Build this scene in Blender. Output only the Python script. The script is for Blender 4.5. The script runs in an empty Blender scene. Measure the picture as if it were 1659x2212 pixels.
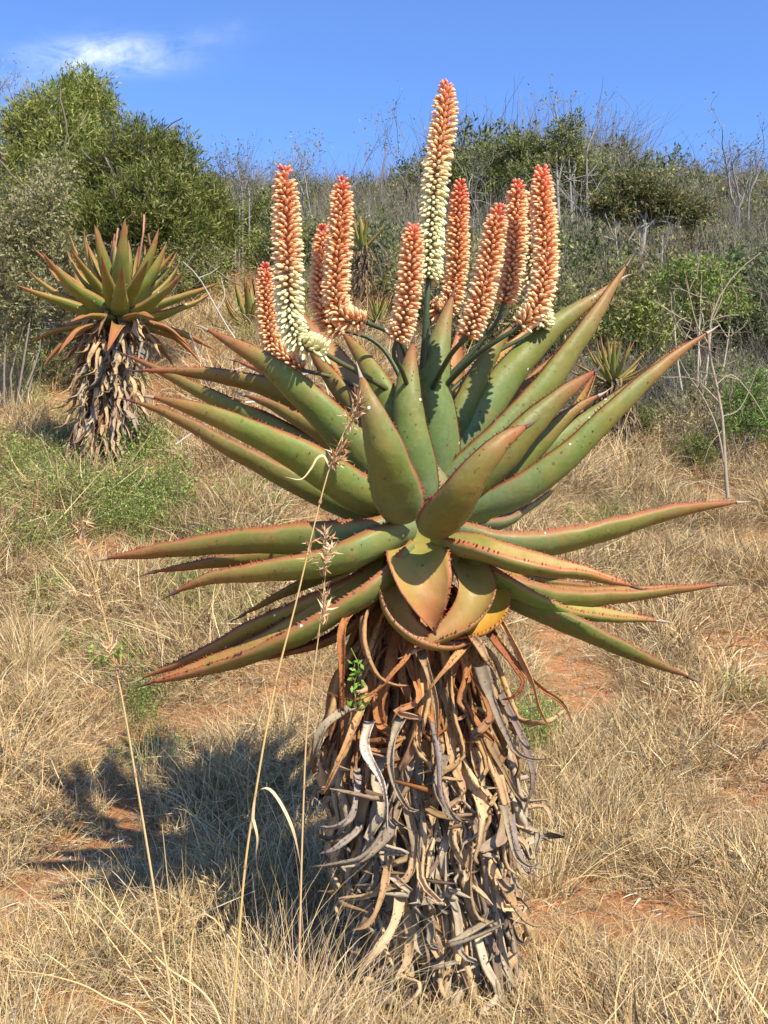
import bpy, math, random
import numpy as np
from mathutils import Vector, noise

R = math.radians
SC = bpy.context.scene
COL = SC.collection
# ------------------------------------------------------------------ camera, world, sun, exposure
K = 0.514 / 1106.0                     # metres per photo unit per metre of distance
CAMZ = 1.6
cam_d = bpy.data.cameras.new('camera'); cam = bpy.data.objects.new('camera', cam_d); COL.objects.link(cam)
cam_d.sensor_fit = 'VERTICAL'; cam_d.sensor_height = 24.0; cam_d.lens = 12.0 / 0.514
cam_d.clip_start = 0.05; cam_d.clip_end = 2000
cam.location = (0, 0, CAMZ); cam.rotation_euler = (R(90), 0, 0)
SC.camera = cam

SUN_EL = 45.0
SUN_D = Vector((-0.56, 0.83, 0)).normalized()      # horizontal travel of the light
world = bpy.data.worlds.new('World'); SC.world = world; world.use_nodes = True
wt = world.node_tree; wn = wt.nodes; wl = wt.links
for n in list(wn): wn.remove(n)
def wnode(t, **kw):
    n = wn.new(t)
    for k, v in kw.items(): setattr(n, k, v)
    return n
wout = wnode('ShaderNodeOutputWorld'); wbg = wnode('ShaderNodeBackground'); wbg.inputs['Strength'].default_value = 0.113
sky = wnode('ShaderNodeTexSky', sky_type='NISHITA'); sky.sun_disc = False
sky.sun_elevation = R(SUN_EL); sky.sun_rotation = math.atan2(-SUN_D.x, -SUN_D.y)
sky.air_density = 1.0; sky.dust_density = 0.25; sky.ozone_density = 2.6; sky.altitude = 900
# the blue of the winter sky a touch deeper than the model gives
tint = wnode('ShaderNodeMix', data_type='RGBA', blend_type='MULTIPLY'); tint.inputs['Factor'].default_value = 1.0
tint.inputs['B'].default_value = (0.82, 1.04, 1.42, 1)
wl.new(sky.outputs[0], tint.inputs['A'])
# thin cloud wisps, placed by direction in the sky
tc = wnode('ShaderNodeTexCoord'); sep = wnode('ShaderNodeSeparateXYZ'); wl.new(tc.outputs['Generated'], sep.inputs[0])
def wmath(op, a, b=None):
    n = wnode('ShaderNodeMath', operation=op)
    for i, v in enumerate((a, b)):
        if v is None: continue
        if isinstance(v, (int, float)): n.inputs[i].default_value = v
        else: wl.new(v, n.inputs[i])
    return n.outputs[0]
ymax = wmath('MAXIMUM', sep.outputs[1], 0.02)
uu = wmath('DIVIDE', sep.outputs[0], ymax); vv = wmath('DIVIDE', sep.outputs[2], ymax)
comb = wnode('ShaderNodeCombineXYZ'); wl.new(uu, comb.inputs[0]); wl.new(wmath('MULTIPLY', vv, 2.0), comb.inputs[1])
nz = wnode('ShaderNodeTexNoise'); nz.inputs['Scale'].default_value = 17; nz.inputs['Detail'].default_value = 5; nz.inputs['Roughness'].default_value = 0.68
nz.inputs['Distortion'].default_value = 0.3
wl.new(comb.outputs[0], nz.inputs['Vector'])
tot = None
for cu, cv, ru, rv, amp in ((-0.300, 0.460, .050, .016, .80), (-0.262, 0.462, .062, .017, .70), (-0.232, 0.448, .036, .009, .30), (-0.330, 0.447, .040, .013, .35),
                            (-0.190, 0.475, .030, .010, .17), (-0.146, 0.484, .022, .010, .15), (-.37, .43, .05, .014, .18)):
    du = wmath('DIVIDE', wmath('SUBTRACT', uu, cu), ru); dv = wmath('DIVIDE', wmath('SUBTRACT', vv, cv), rv)
    d2 = wmath('ADD', wmath('MULTIPLY', du, du), wmath('MULTIPLY', dv, dv))
    g = wmath('MULTIPLY', wmath('EXPONENT', wmath('MULTIPLY', d2, -1.0)), amp * .66)
    tot = g if tot is None else wmath('ADD', tot, g)
nn = wmath('MULTIPLY', wmath('SUBTRACT', nz.outputs['Fac'], 0.33), 2.6)
cm = wnode('ShaderNodeMath', operation='MULTIPLY', use_clamp=True); wl.new(tot, cm.inputs[0]); wl.new(nn, cm.inputs[1])
cfront = wmath('GREATER_THAN', sep.outputs[1], 0.05)
cmm = wmath('MULTIPLY', cm.outputs[0], cfront)
mixc = wnode('ShaderNodeMix', data_type='RGBA'); wl.new(cmm, mixc.inputs['Factor']); wl.new(tint.outputs['Result'], mixc.inputs['A'])
mixc.inputs['B'].default_value = (6.2, 6.8, 7.6, 1)
wl.new(mixc.outputs['Result'], wbg.inputs['Color']); wl.new(wbg.outputs[0], wout.inputs[0])

sun_d = bpy.data.lights.new('sun', 'SUN'); sun = bpy.data.objects.new('sun', sun_d); COL.objects.link(sun)
sun_d.energy = 4.9; sun_d.angle = R(0.5); sun_d.color = (1.0, 0.91, 0.76)
dv = Vector((SUN_D.x * math.cos(R(SUN_EL)), SUN_D.y * math.cos(R(SUN_EL)), -math.sin(R(SUN_EL))))
sun.rotation_euler = dv.to_track_quat('-Z', 'Y').to_euler()
sun.location = (6, -8, 10)
SC.view_settings.view_transform = 'Standard'; SC.view_settings.look = 'None'
SC.view_settings.exposure = 0.80; SC.view_settings.gamma = 1.0; SC.view_settings.use_curve_mapping = False
SC.render.engine = 'CYCLES'
SC.cycles.max_bounces = 5; SC.cycles.diffuse_bounces = 2; SC.cycles.glossy_bounces = 2; SC.cycles.transmission_bounces = 3; SC.cycles.transparent_max_bounces = 4
SC.cycles.use_denoising = True
SC.cycles.use_adaptive_sampling = True; SC.cycles.adaptive_threshold = 0.02

# ------------------------------------------------------------------ helpers
rng = np.random.default_rng(7)
random.seed(7)
def PX(px, py, Y):
    return np.array(((px - 829.5) * K * Y, Y, CAMZ + (1106.0 - py) * K * Y))
def nrm(v):
    v = np.asarray(v, float); return v / (np.linalg.norm(v, axis=-1, keepdims=True) + 1e-12)
def catmull(P, n):
    P = np.asarray(P, float)
    Q = np.vstack([2 * P[0] - P[1], P, 2 * P[-1] - P[-2]])
    m = len(P) - 1
    # parametrise by chord length so samples are even
    seg = np.linalg.norm(np.diff(P, axis=0), axis=1); cum = np.concatenate([[0], np.cumsum(seg)])
    t = np.linspace(0, cum[-1], n); out = []
    for x in t:
        i = min(m - 1, max(0, int(np.searchsorted(cum, x, side='right')) - 1))
        u = (x - cum[i]) / max(seg[i], 1e-9)
        a, b, c, d = Q[i], Q[i + 1], Q[i + 2], Q[i + 3]
        out.append(0.5 * ((2 * b) + (-a + c) * u + (2 * a - 5 * b + 4 * c - d) * u * u + (-a + 3 * b - 3 * c + d) * u ** 3))
    return np.array(out)
def frames(S, W0):
    T = nrm(np.gradient(S, axis=0)); W = []
    w = np.asarray(W0, float)
    for t in T:
        w = w - np.dot(w, t) * t; w = w / (np.linalg.norm(w) + 1e-9); W.append(w)
    W = np.array(W); N = np.cross(T, W)
    return T, W, N

class MB:
    def __init__(s): s.v = []; s.f = []; s.c = []; s.l = []; s.n = 0
    def add(s, V, F, col=(1, 1, 1), lf=None):
        V = np.asarray(V, float).reshape(-1, 3); F = np.asarray(F, int)
        c = np.asarray(col, float)
        if c.ndim == 1: c = np.tile(c, (len(V), 1))
        s.v.append(V); s.f.append(F + s.n); s.c.append(c)
        s.l.append(np.zeros((len(V), 4)) if lf is None else np.asarray(lf, float)); s.n += len(V)
    def mesh(s, name, mat, smooth=True):
        me = bpy.data.meshes.new(name)
        V = np.vstack(s.v).astype(np.float32)
        me.vertices.add(len(V)); me.vertices.foreach_set('co', V.ravel())
        loops = np.concatenate([f.ravel() for f in s.f]); sizes = np.concatenate([np.full(len(f), f.shape[1]) for f in s.f])
        me.loops.add(len(loops)); me.loops.foreach_set('vertex_index', loops.astype(np.int32))
        me.polygons.add(len(sizes)); st = np.concatenate([[0], np.cumsum(sizes)[:-1]])
        me.polygons.foreach_set('loop_start', st.astype(np.int32)); me.polygons.foreach_set('loop_total', sizes.astype(np.int32))
        me.update(calc_edges=True)
        if smooth: me.polygons.foreach_set('use_smooth', np.ones(len(sizes), bool))
        C = np.vstack(s.c); C = np.hstack([C, np.ones((len(C), 1))]).astype(np.float32)
        a = me.color_attributes.new('Col', 'FLOAT_COLOR', 'POINT'); a.data.foreach_set('color', C.ravel())
        Lf = np.vstack(s.l).astype(np.float32)
        if np.any(Lf):
            a = me.color_attributes.new('lf', 'FLOAT_COLOR', 'POINT'); a.data.foreach_set('color', Lf.ravel())
        me.materials.append(mat)
        me.validate()
        return me
    def build(s, name, mat, parent=None, smooth=True, kind=None, loc=None):
        o = bpy.data.objects.new(name, s.mesh(name, mat, smooth)); COL.objects.link(o)
        if parent is not None: o.parent = parent; o.matrix_parent_inverse.identity()
        if loc is not None: o.location = loc
        if kind: o['kind'] = kind
        return o
def link(name, me, parent=None, kind=None):
    o = bpy.data.objects.new(name, me); COL.objects.link(o)
    if parent is not None: o.parent = parent
    if kind: o['kind'] = kind
    return o
def thing(name, label, cat, loc=(0, 0, 0), group=None, rotz=0):
    o = bpy.data.objects.new(name, None); COL.objects.link(o); o.empty_display_size = 0.1
    o.location = loc; o.rotation_euler = (0, 0, rotz); o['label'] = label; o['category'] = cat
    if group: o['group'] = group
    return o
def tube(mb, P, rad, sides=6, col=(1, 1, 1), n=None, cap=True):
    S = catmull(P, n) if n else np.asarray(P, float)
    rr = np.interp(np.linspace(0, 1, len(S)), np.linspace(0, 1, len(rad)), rad) if hasattr(rad, '__len__') else np.full(len(S), rad)
    t0 = S[1] - S[0]; w0 = np.cross(t0, (0.3, 0.1, 1.0) if abs(t0[2]) < .9 * np.linalg.norm(t0) else (1, 0.1, 0))
    T, W, N = frames(S, w0)
    a = np.linspace(0, 2 * np.pi, sides, endpoint=False)
    V = S[:, None, :] + rr[:, None, None] * (np.cos(a)[None, :, None] * W[:, None, :] + np.sin(a)[None, :, None] * N[:, None, :])
    m = len(S); F = []
    idx = np.arange(m * sides).reshape(m, sides)
    A = idx[:-1]; B = idx[1:]
    F = np.stack([A, np.roll(A, -1, 1), np.roll(B, -1, 1), B], -1).reshape(-1, 4)
    c = np.asarray(col, float)
    if c.ndim == 2:
        c = np.repeat(np.stack([np.interp(np.linspace(0, 1, m), np.linspace(0, 1, len(c)), c[:, k]) for k in range(3)], 1), sides, 0)
    mb.add(V.reshape(-1, 3), F, c)

# ------------------------------------------------------------------ materials
def newmat(name):
    m = bpy.data.materials.new(name); m.use_nodes = True
    nt = m.node_tree
    for n in list(nt.nodes): nt.nodes.remove(n)
    out = nt.nodes.new('ShaderNodeOutputMaterial'); b = nt.nodes.new('ShaderNodeBsdfPrincipled'); nt.links.new(b.outputs[0], out.inputs[0])
    return m, nt, b, out
class NT:
    def __init__(s, nt): s.nt = nt
    def n(s, t, **kw):
        x = s.nt.nodes.new(t)
        for k, v in kw.items(): setattr(x, k, v)
        return x
    def l(s, a, b): s.nt.links.new(a, b)
    def set(s, sock, v):
        if isinstance(v, (int, float, tuple)): sock.default_value = v
        else: s.l(v, sock)
    def math(s, op, a, b=0.0, clamp=False):
        x = s.n('ShaderNodeMath', operation=op, use_clamp=clamp); s.set(x.inputs[0], a); s.set(x.inputs[1], b); return x.outputs[0]
    def mix(s, f, a, b, mode='MIX'):
        x = s.n('ShaderNodeMix', data_type='RGBA', blend_type=mode); s.set(x.inputs['Factor'], f)
        s.set(x.inputs['A'], a if not isinstance(a, tuple) or len(a) == 4 else a + (1,)); s.set(x.inputs['B'], b if not isinstance(b, tuple) or len(b) == 4 else b + (1,))
        return x.outputs['Result']
    def attr(s, name): return s.n('ShaderNodeAttribute', attribute_name=name)
    def noise(s, vec, scale, detail=3, rough=.55, dist=0.0):
        x = s.n('ShaderNodeTexNoise'); x.inputs['Scale'].default_value = scale; x.inputs['Detail'].default_value = detail
        x.inputs['Roughness'].default_value = rough; x.inputs['Distortion'].default_value = dist
        if vec is not None: s.l(vec, x.inputs['Vector'])
        return x.outputs['Fac']
    def ramp(s, fac, stops, interp='LINEAR'):
        x = s.n('ShaderNodeValToRGB'); cr = x.color_ramp; cr.interpolation = interp
        while len(cr.elements) < len(stops): cr.elements.new(0.5)
        for e, (p, c) in zip(cr.elements, stops): e.position = p; e.color = tuple(c) + (1,) if len(c) == 3 else c
        s.l(fac, x.inputs[0]); return x.outputs[0]
    def step(s, fac, lo, hi):
        x = s.n('ShaderNodeMapRange', interpolation_type='SMOOTHSTEP'); s.l(fac, x.inputs[0]); x.inputs[1].default_value = lo; x.inputs[2].default_value = hi; return x.outputs[0]
    def bump(s, h, strength, dist):
        x = s.n('ShaderNodeBump'); x.inputs['Strength'].default_value = strength; x.inputs['Distance'].default_value = dist; s.l(h, x.inputs['Height']); return x.outputs[0]

def mat_aloe():
    m, nt, b, out = newmat('aloe_leaf_skin'); g = NT(nt)
    lf = g.attr('lf'); sp = g.n('ShaderNodeSeparateColor'); g.l(lf.outputs['Color'], sp.inputs[0])
    t, s, side = sp.outputs[0], sp.outputs[1], sp.outputs[2]; tone = lf.outputs['Alpha']
    tint = g.attr('Col').outputs['Color']
    tcx = g.n('ShaderNodeTexCoord').outputs['Object']
    n1 = g.noise(tcx, 9, 4, .6, .4); n2 = g.noise(tcx, 2.6, 3); n3 = g.noise(tcx, 60, 3, .6)
    tt = g.math('ADD', t, g.math('MULTIPLY', g.math('SUBTRACT', n2, .5), .35), True)
    ab = g.ramp(tt, [(0, (.19, .25, .15)), (.18, (.17, .235, .10)), (.45, (.155, .205, .05)), (.70, (.20, .20, .06)), (.88, (.33, .15, .065)), (1, (.30, .07, .05))])
    ad = g.ramp(tt, [(0, (.18, .22, .07)), (.22, (.30, .26, .085)), (.6, (.40, .27, .10)), (.85, (.40, .18, .085)), (1, (.28, .07, .05))])
    c = g.mix(side, ab, ad)
    c = g.mix(g.math('MULTIPLY', g.step(n1, .50, .74), .34), c, (.34, .18, .075))
    c = g.mix(g.math('MULTIPLY', g.step(n1, .50, .30), .45), c, (.15, .22, .045))
    n4 = g.noise(tcx, 5.5, 3, .6, .8); c = g.mix(g.math('MULTIPLY', g.step(n4, .45, .68), .42), c, (.31, .24, .075))
    n5 = g.noise(tcx, 22, 4, .65); c = g.mix(g.math('MULTIPLY', g.step(n5, .52, .72), .25), c, (.10, .13, .04))
    # redness carried per leaf in the tint's tone
    c = g.mix(g.math('MULTIPLY', tone, g.math('ADD', .2, g.math('MULTIPLY', t, .8)), True), c, (.36, .13, .075))
    mar = g.step(g.math('ADD', s, g.math('MULTIPLY', g.math('SUBTRACT', n1, .5), .14)),   .80, 1.0)
    c = g.mix(g.math('MULTIPLY', mar, .8), c, (.40, .11, .075))
    c = g.mix(1.0, c, tint, 'MULTIPLY'); c = g.mix(1.0, c, (.79, .78, .60), 'MULTIPLY')
    # bloom, fine mottling, dark pits, white scale insects
    c = g.mix(g.math('MULTIPLY', g.step(n3, .45, .7), .12), c, (.30, .30, .20))
    vo = g.n('ShaderNodeTexVoronoi'); vo.inputs['Scale'].default_value = 42; g.l(tcx, vo.inputs['Vector'])
    vsep = g.n('ShaderNodeSeparateColor'); g.l(vo.outputs['Color'], vsep.inputs[0])
    pick = g.math('GREATER_THAN', vsep.outputs[0], .80)
    rad = g.math('MULTIPLY', vsep.outputs[1], .26)
    spot = g.math('MULTIPLY', pick, g.math('LESS_THAN', vo.outputs['Distance'], rad))
    c = g.mix(g.math('MULTIPLY', spot, .75), c, (.13, .055, .03))
    vw = g.n('ShaderNodeTexVoronoi'); vw.inputs['Scale'].default_value = 30; g.l(tcx, vw.inputs['Vector'])
    ws = g.n('ShaderNodeSeparateColor'); g.l(vw.outputs['Color'], ws.inputs[0])
    wsp = g.math('MULTIPLY', g.math('GREATER_THAN', ws.outputs[1], .94), g.math('LESS_THAN', vw.outputs['Distance'], .13))
    c = g.mix(wsp, c, (.75, .72, .66))
    vb = g.n('ShaderNodeTexVoronoi'); vb.inputs['Scale'].default_value = 11; g.l(tcx, vb.inputs['Vector'])
    bs = g.n('ShaderNodeSeparateColor'); g.l(vb.outputs['Color'], bs.inputs[0])
    bl = g.math('MULTIPLY', g.math('GREATER_THAN', bs.outputs[2], .86), g.step(g.math('ADD', vb.outputs['Distance'], g.math('MULTIPLY', n1, .1)), .26, .12))
    c = g.mix(g.math('MULTIPLY', bl, .55), c, (.24, .09, .05))
    g.l(c, b.inputs['Base Color'])
    b.inputs['Roughness'].default_value = .46
    g.l(g.math('ADD', .36, g.math('MULTIPLY', n1, .3)), b.inputs['Roughness'])
    b.inputs['Specular IOR Level'].default_value = .26
    b.inputs['Subsurface Weight'].default_value = .06; b.inputs['Subsurface Radius'].default_value = (.012, .009, .003)
    h = g.math('ADD', g.math('MULTIPLY', n3, .35), g.math('ADD', g.math('MULTIPLY', n1, 1.2), g.math('MULTIPLY', spot, -.5)))
    g.l(g.bump(h, .35, .008), b.inputs['Normal'])
    return m
def mat_col(name, rough=.8, var=.25, nscale=20, bump=.3, bdist=.004, trans=0.0, spec=.2, spots=None, rnd=.0, stretch=None):
    m, nt, b, out = newmat(name); g = NT(nt)
    c = g.attr('Col').outputs['Color']; tcx = g.n('ShaderNodeTexCoord').outputs['Object']
    if stretch:
        mp = g.n('ShaderNodeMapping'); mp.inputs['Scale'].default_value = stretch; g.l(tcx, mp.inputs['Vector']); tcx = mp.outputs[0]
    n1 = g.noise(tcx, nscale, 4, .62)
    if var:
        f = g.math('ADD', 1 - var, g.math('MULTIPLY', n1, 2 * var))
        cc = g.n('ShaderNodeCombineColor'); [g.l(f, cc.inputs[i]) for i in range(3)]
        c = g.mix(1.0, c, cc.outputs[0], 'MULTIPLY')
    if rnd:
        oi = g.n('ShaderNodeObjectInfo').outputs['Random']
        f = g.math('ADD', 1 - rnd, g.math('MULTIPLY', oi, 2 * rnd))
        cc = g.n('ShaderNodeCombineColor'); [g.l(f, cc.inputs[i]) for i in range(3)]
        c = g.mix(1.0, c, cc.outputs[0], 'MULTIPLY')
    if spots:
        vo = g.n('ShaderNodeTexVoronoi'); vo.inputs['Scale'].default_value = spots[0]; g.l(tcx, vo.inputs['Vector'])
        sc = g.n('ShaderNodeSeparateColor'); g.l(vo.outputs['Color'], sc.inputs[0])
        f = g.math('MULTIPLY', g.math('GREATER_THAN', sc.outputs[0], .6), g.step(vo.outputs['Distance'], .32, .16))
        c = g.mix(g.math('MULTIPLY', f, .8), c, spots[1])
    g.l(c, b.inputs['Base Color']); b.inputs['Roughness'].default_value = rough; b.inputs['Specular IOR Level'].default_value = spec
    if bump: g.l(g.bump(n1, bump, bdist), b.inputs['Normal'])
    if trans:
        tr = g.n('ShaderNodeBsdfTranslucent'); g.l(c, tr.inputs['Color']); ms = g.n('ShaderNodeMixShader'); ms.inputs[0].default_value = trans
        g.l(b.outputs[0], ms.inputs[1]); g.l(tr.outputs[0], ms.inputs[2]); g.l(ms.outputs[0], out.inputs[0])
    return m
def mat_ground():
    m, nt, b, out = newmat('red_soil'); g = NT(nt)
    tcx = g.n('ShaderNodeTexCoord').outputs['Object']
    n1 = g.noise(tcx, .9, 5, .6); n2 = g.noise(tcx, 14, 6, .65); n3 = g.noise(tcx, 90, 4, .7)
    c = g.ramp(n1, [(.3, (.36, .15, .06)), (.5, (.44, .195, .075)), (.7, (.38, .22, .10))])
    c = g.mix(g.math('MULTIPLY', g.step(n2, .5, .66), .7), c, (.42, .31, .18))
    c = g.mix(g.math('MULTIPLY', g.step(n3, .56, .68), .6), c, (.16, .09, .05))
    c = g.mix(g.math('MULTIPLY', g.step(n3, .42, .32), .5), c, (.55, .34, .18))
    g.l(c, b.inputs['Base Color']); b.inputs['Roughness'].default_value = .95; b.inputs['Specular IOR Level'].default_value = .1
    h = g.math('ADD', g.math('MULTIPLY', n2, 1.0), g.math('MULTIPLY', n3, .45))
    g.l(g.bump(h, .9, .04), b.inputs['Normal'])
    return m
M_ALOE = mat_aloe()
M_THORN = mat_col('thorn_horn', .45, .1, 200, 0, 0, spec=.4)
M_DEAD = mat_col('dead_leaf_husk', .82, .42, 38, .8, .006, spots=(75, (.06, .035, .025)), spec=.06)
M_TRUNK = mat_col('aloe_trunk_core', .95, .5, 25, .8, .02)
M_FLOWER = mat_col('flower_wax', .42, .07, 150, 0, 0, trans=.14, spec=.45, rnd=.05)
M_STALK = mat_col('flower_stalk_skin', .5, .25, 45, .3, .003, spec=.4)
M_GRASS = mat_col('dry_grass_blade', .72, .0, 5, 0, 0, trans=0, spec=.25, rnd=.22)
M_WEED = mat_col('green_weed_leaf', .5, .0, 5, 0, 0, trans=.35, spec=.35, rnd=.2)
M_LEAF = mat_col('shrub_leaf', .55, .0, 5, 0, 0, trans=.3, spec=.25, rnd=.26)
M_BARK = mat_col('twig_bark', .9, .35, 30, .5, .004)
M_SOIL = mat_ground()

# ------------------------------------------------------------------ ground
LY = np.array([-40, 0, 3.6, 4.6, 6, 8, 10.5, 16, 22, 30, 38, 48, 60, 85, 130, 300])
LZ = np.array([-1.0, 0, 0, .07, .36, 1.10, 2.10, 4.00, 5.75, 8.0, 10.5, 14.4, 18.6, 23, 26, 30])
RY = np.array([-40, 0, 3.6, 4.6, 6, 8, 10.5, 15.5, 19, 22, 28, 36, 48, 62, 85, 130, 300])
RZ = np.array([-1.0, 0, 0, .03, .20, .65, 1.25, 2.50, 3.25, 4.2, 6.4, 9.6, 14.2, 18.4, 23, 26, 30])
def smooth(x): x = np.clip(x, 0, 1); return x * x * (3 - 2 * x)
def gz(x, y):
    u = x / max(y, 3.0); w = float(smooth((u + .12) / .40))
    z = float(np.interp(y, LY, LZ)) * (1 - w) + float(np.interp(y, RY, RZ)) * w
    f = max(0.0, min(1.0, (y - 1.5) / 3))
    z += .035 * noise.noise((x * 1.3, y * 1.3, 0)) + .10 * f * noise.noise((x * .35, y * .35, 4)) + .012 * noise.noise((x * 5, y * 5, 9))
    if y > 20: z += .5 * min(1, (y - 20) / 20) * noise.noise((x * .11, y * .11, 3))
    return z
def gp(px, py, y0=2.0, y1=110):
    y = y0
    while y < y1:
        p = PX(px, py, y)
        if p[2] <= gz(p[0], y): return np.array((p[0], y, gz(p[0], y)))
        y *= 1.006
    return None
ys = np.concatenate([np.linspace(-40, 1, 12), np.geomspace(1.5, 300, 200)])
us = np.concatenate([np.linspace(-3, -.62, 14), np.linspace(-.55, .55, 150), np.linspace(.62, 3, 14)])
gv = []
for y in ys:
    s = max(y, 4.0) if y > 0 else 4.0 + (-y) * .5
    for u in us:
        x = u * s; gv.append((x, y, gz(x, y)))
gv = np.array(gv); ng = len(us); idx = np.arange(len(gv)).reshape(len(ys), ng)
gf = np.stack([idx[:-1, :-1], idx[:-1, 1:], idx[1:, 1:], idx[1:, :-1]], -1).reshape(-1, 4)
mb = MB(); mb.add(gv, gf); ground = mb.build('hillside_ground', M_SOIL); ground['kind'] = 'structure'

# ------------------------------------------------------------------ leaf geometry (succulent and dried)
def wprof(t, kind):
    if kind == 'live':
        return np.interp(t, [0, .06, .18, .35, .55, .75, .88, .95, 1], [.72, .90, 1.0, .93, .74, .48, .27, .14, .015])
    if kind == 'hang': return np.interp(t, [0, .12, .3, .5, .68, .82, .92, 1], [.60, .74, .92, 1.0, .88, .55, .24, .02])
    return np.interp(t, [0, .1, .3, .6, .85, .95, 1], [1.15, .95, .95, .85, .55, .35, .08])
def leaf_geom(mb, S, w, az=None, phi=(.55, 1.0), thick=.2, kind='live', na=30, nc=9, tint=(1, 1, 1), tone=0.0, roll=0.0, crinkle=0.0, seed=0, W0=None):
    S = catmull(S, na)
    if W0 is None:
        if az is None:
            d = S[int(na * .6)] - S[0]; az = math.atan2(d[1], d[0])
        W0 = np.array((-math.sin(az), math.cos(az), 0))
    T, W, N = frames(S, W0)
    if roll:
        rr = np.asarray(roll, float); rr = np.interp(np.linspace(0, 1, na), np.linspace(0, 1, rr.size), rr.ravel()) if rr.size > 1 else np.full(na, float(rr))
        c, s_ = np.cos(rr)[:, None], np.sin(rr)[:, None]; W, N = W * c + N * s_, N * c - W * s_
    t = np.linspace(0, 1, na); ww = w * wprof(t, kind); ph = np.interp(t, [0, 1], phi)
    r_ = np.random.default_rng(seed + 1)
    if crinkle:
        k = np.array([r_.normal() for _ in range(max(4, na // 3))]); k2 = r_.normal(size=max(4, na // 3))
        ww = ww * (1 + crinkle * np.interp(t, np.linspace(0, 1, len(k)), k)); ph = ph * (1 + .8 * crinkle * np.interp(t, np.linspace(0, 1, len(k2)), k2))
    else:
        k = r_.normal(size=8); ww = ww * (1 + .03 * np.interp(t, np.linspace(0, 1, 8), k))
    th = np.interp(t, [0, .15, .6, 1], [.9, 1, .95, 1.3]) * thick * ww
    s = np.linspace(-1, 1, nc); Rr = ww / (2 * ph)
    V = []; LF = []
    for side, ss in ((1, s), (0, s[::-1][1:-1])):
        a = ss[None, :] * ph[:, None]
        lat = Rr[:, None] * np.sin(a); hgt = Rr[:, None] * (1 - np.cos(a))
        if side == 0:
            off = th[:, None] * (1 - np.abs(ss)[None, :] ** 2.2) ** .75
            lat = lat + np.sin(a) * off; hgt = hgt - np.cos(a) * off
        if crinkle: hgt = hgt + r_.normal(size=hgt.shape) * crinkle * .07 * w
        # raise so that the spine runs through the middle of the body
        P = S[:, None, :] + W[:, None, :] * lat[..., None] + N[:, None, :] * hgt[..., None]
        V.append(P)
        L = np.zeros(P.shape[:2] + (4,)); L[..., 0] = t[:, None]; L[..., 1] = np.abs(ss)[None, :]; L[..., 2] = side; L[..., 3] = tone
        LF.append(L)
    V = np.concatenate(V, 1); LF = np.concatenate(LF, 1); m = V.shape[1]
    if kind != 'dead':
        f_ = np.array([[noise.noise((p[0] * 9 + seed, p[1] * 9, p[2] * 9)) + .5 * noise.noise((p[0] * 22, p[1] * 22 + seed, p[2] * 22)) for p in row] for row in V])
        V = V + N[:, None, :] * (f_ * .0055 * (w / .18) * np.minimum(1, (1 - t) * 4 + .1)[:, None])[..., None]
    id_ = np.arange(na * m).reshape(na, m); A = id_[:-1]; B = id_[1:]
    F = np.stack([A, B, np.roll(B, -1, 1), np.roll(A, -1, 1)], -1).reshape(-1, 4)
    c = np.asarray(tint, float)
    col = c if c.ndim == 1 else np.repeat(np.stack([np.interp(t, np.linspace(0, 1, len(c)), c[:, k]) for k in range(3)], 1), m, 0)
    mb.add(V.reshape(-1, 3), F, col, LF.reshape(-1, 4))
    cap0 = id_[0]; cent = V[0].mean(0)
    # base cap fan
    mb.add(np.vstack([V[0], cent]), np.stack([np.arange(m), np.roll(np.arange(m), -1), np.full(m, m)], -1), col if c.ndim == 1 else c[0], np.vstack([LF[0], LF[0][:1]]))
    e = (S, W, N, T, ww, ph, Rr, th, V[:, 0], V[:, nc - 1])
    return e
def cone(mb, p, d, l, r, col):
    d = nrm(d); a = np.cross(d, (0.31, .52, .8)); a = nrm(a); b = np.cross(d, a)
    V = [p + r * a, p + r * (-.5 * a + .87 * b), p + r * (-.5 * a - .87 * b), p + l * d]
    mb.add(V, [(0, 1, 3), (1, 2, 3), (2, 0, 3)], col)
def thorns(mb, e, step=.0145, size=.0090, prick=30, seed=0, broken=0.06):
    S, W, N, T, ww, ph, Rr, th, EL, ER = e; r_ = random.Random(seed)
    cum = np.concatenate([[0], np.cumsum(np.linalg.norm(np.diff(EL, axis=0), axis=1))]); tt = np.linspace(0, 1, len(EL))
    for sg, E in ((-1, EL), (1, ER)):
        cum = np.concatenate([[0], np.cumsum(np.linalg.norm(np.diff(E, axis=0), axis=1))]); L = cum[-1]; x = L * .05
        while x < L * .965:
            f = np.interp(x, cum, np.arange(len(E))); i = min(len(E) - 2, int(f)); u = f - i
            p = E[i] * (1 - u) + E[i + 1] * u; a = sg * ph[i]
            d = W[i] * math.cos(a) * sg + N[i] * math.sin(abs(a)) + T[i] * r_.uniform(.0, .35)
            sz = size * r_.uniform(.35, 1.3)
            if r_.random() > broken: cone(mb, p - nrm(d) * .0015, d, sz, sz * .42, (.20 * r_.uniform(.6, 1.4), .040 * r_.uniform(.6, 1.8), .022))
            x += step * r_.uniform(.6, 1.5)
    for _ in range(prick):
        i = r_.randint(3, len(S) - 4); s = r_.uniform(-.75, .75); a = s * ph[i]; off = th[i] * (1 - abs(s) ** 2.2) ** .75
        p = S[i] + W[i] * (Rr[i] * math.sin(a) + math.sin(a) * off) + N[i] * (Rr[i] * (1 - math.cos(a)) - math.cos(a) * off)
        d = W[i] * math.sin(a) - N[i] * math.cos(a) + T[i] * .3
        cone(mb, p - nrm(d) * .001, d, .005, .0026, (.10, .035, .025))

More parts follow.
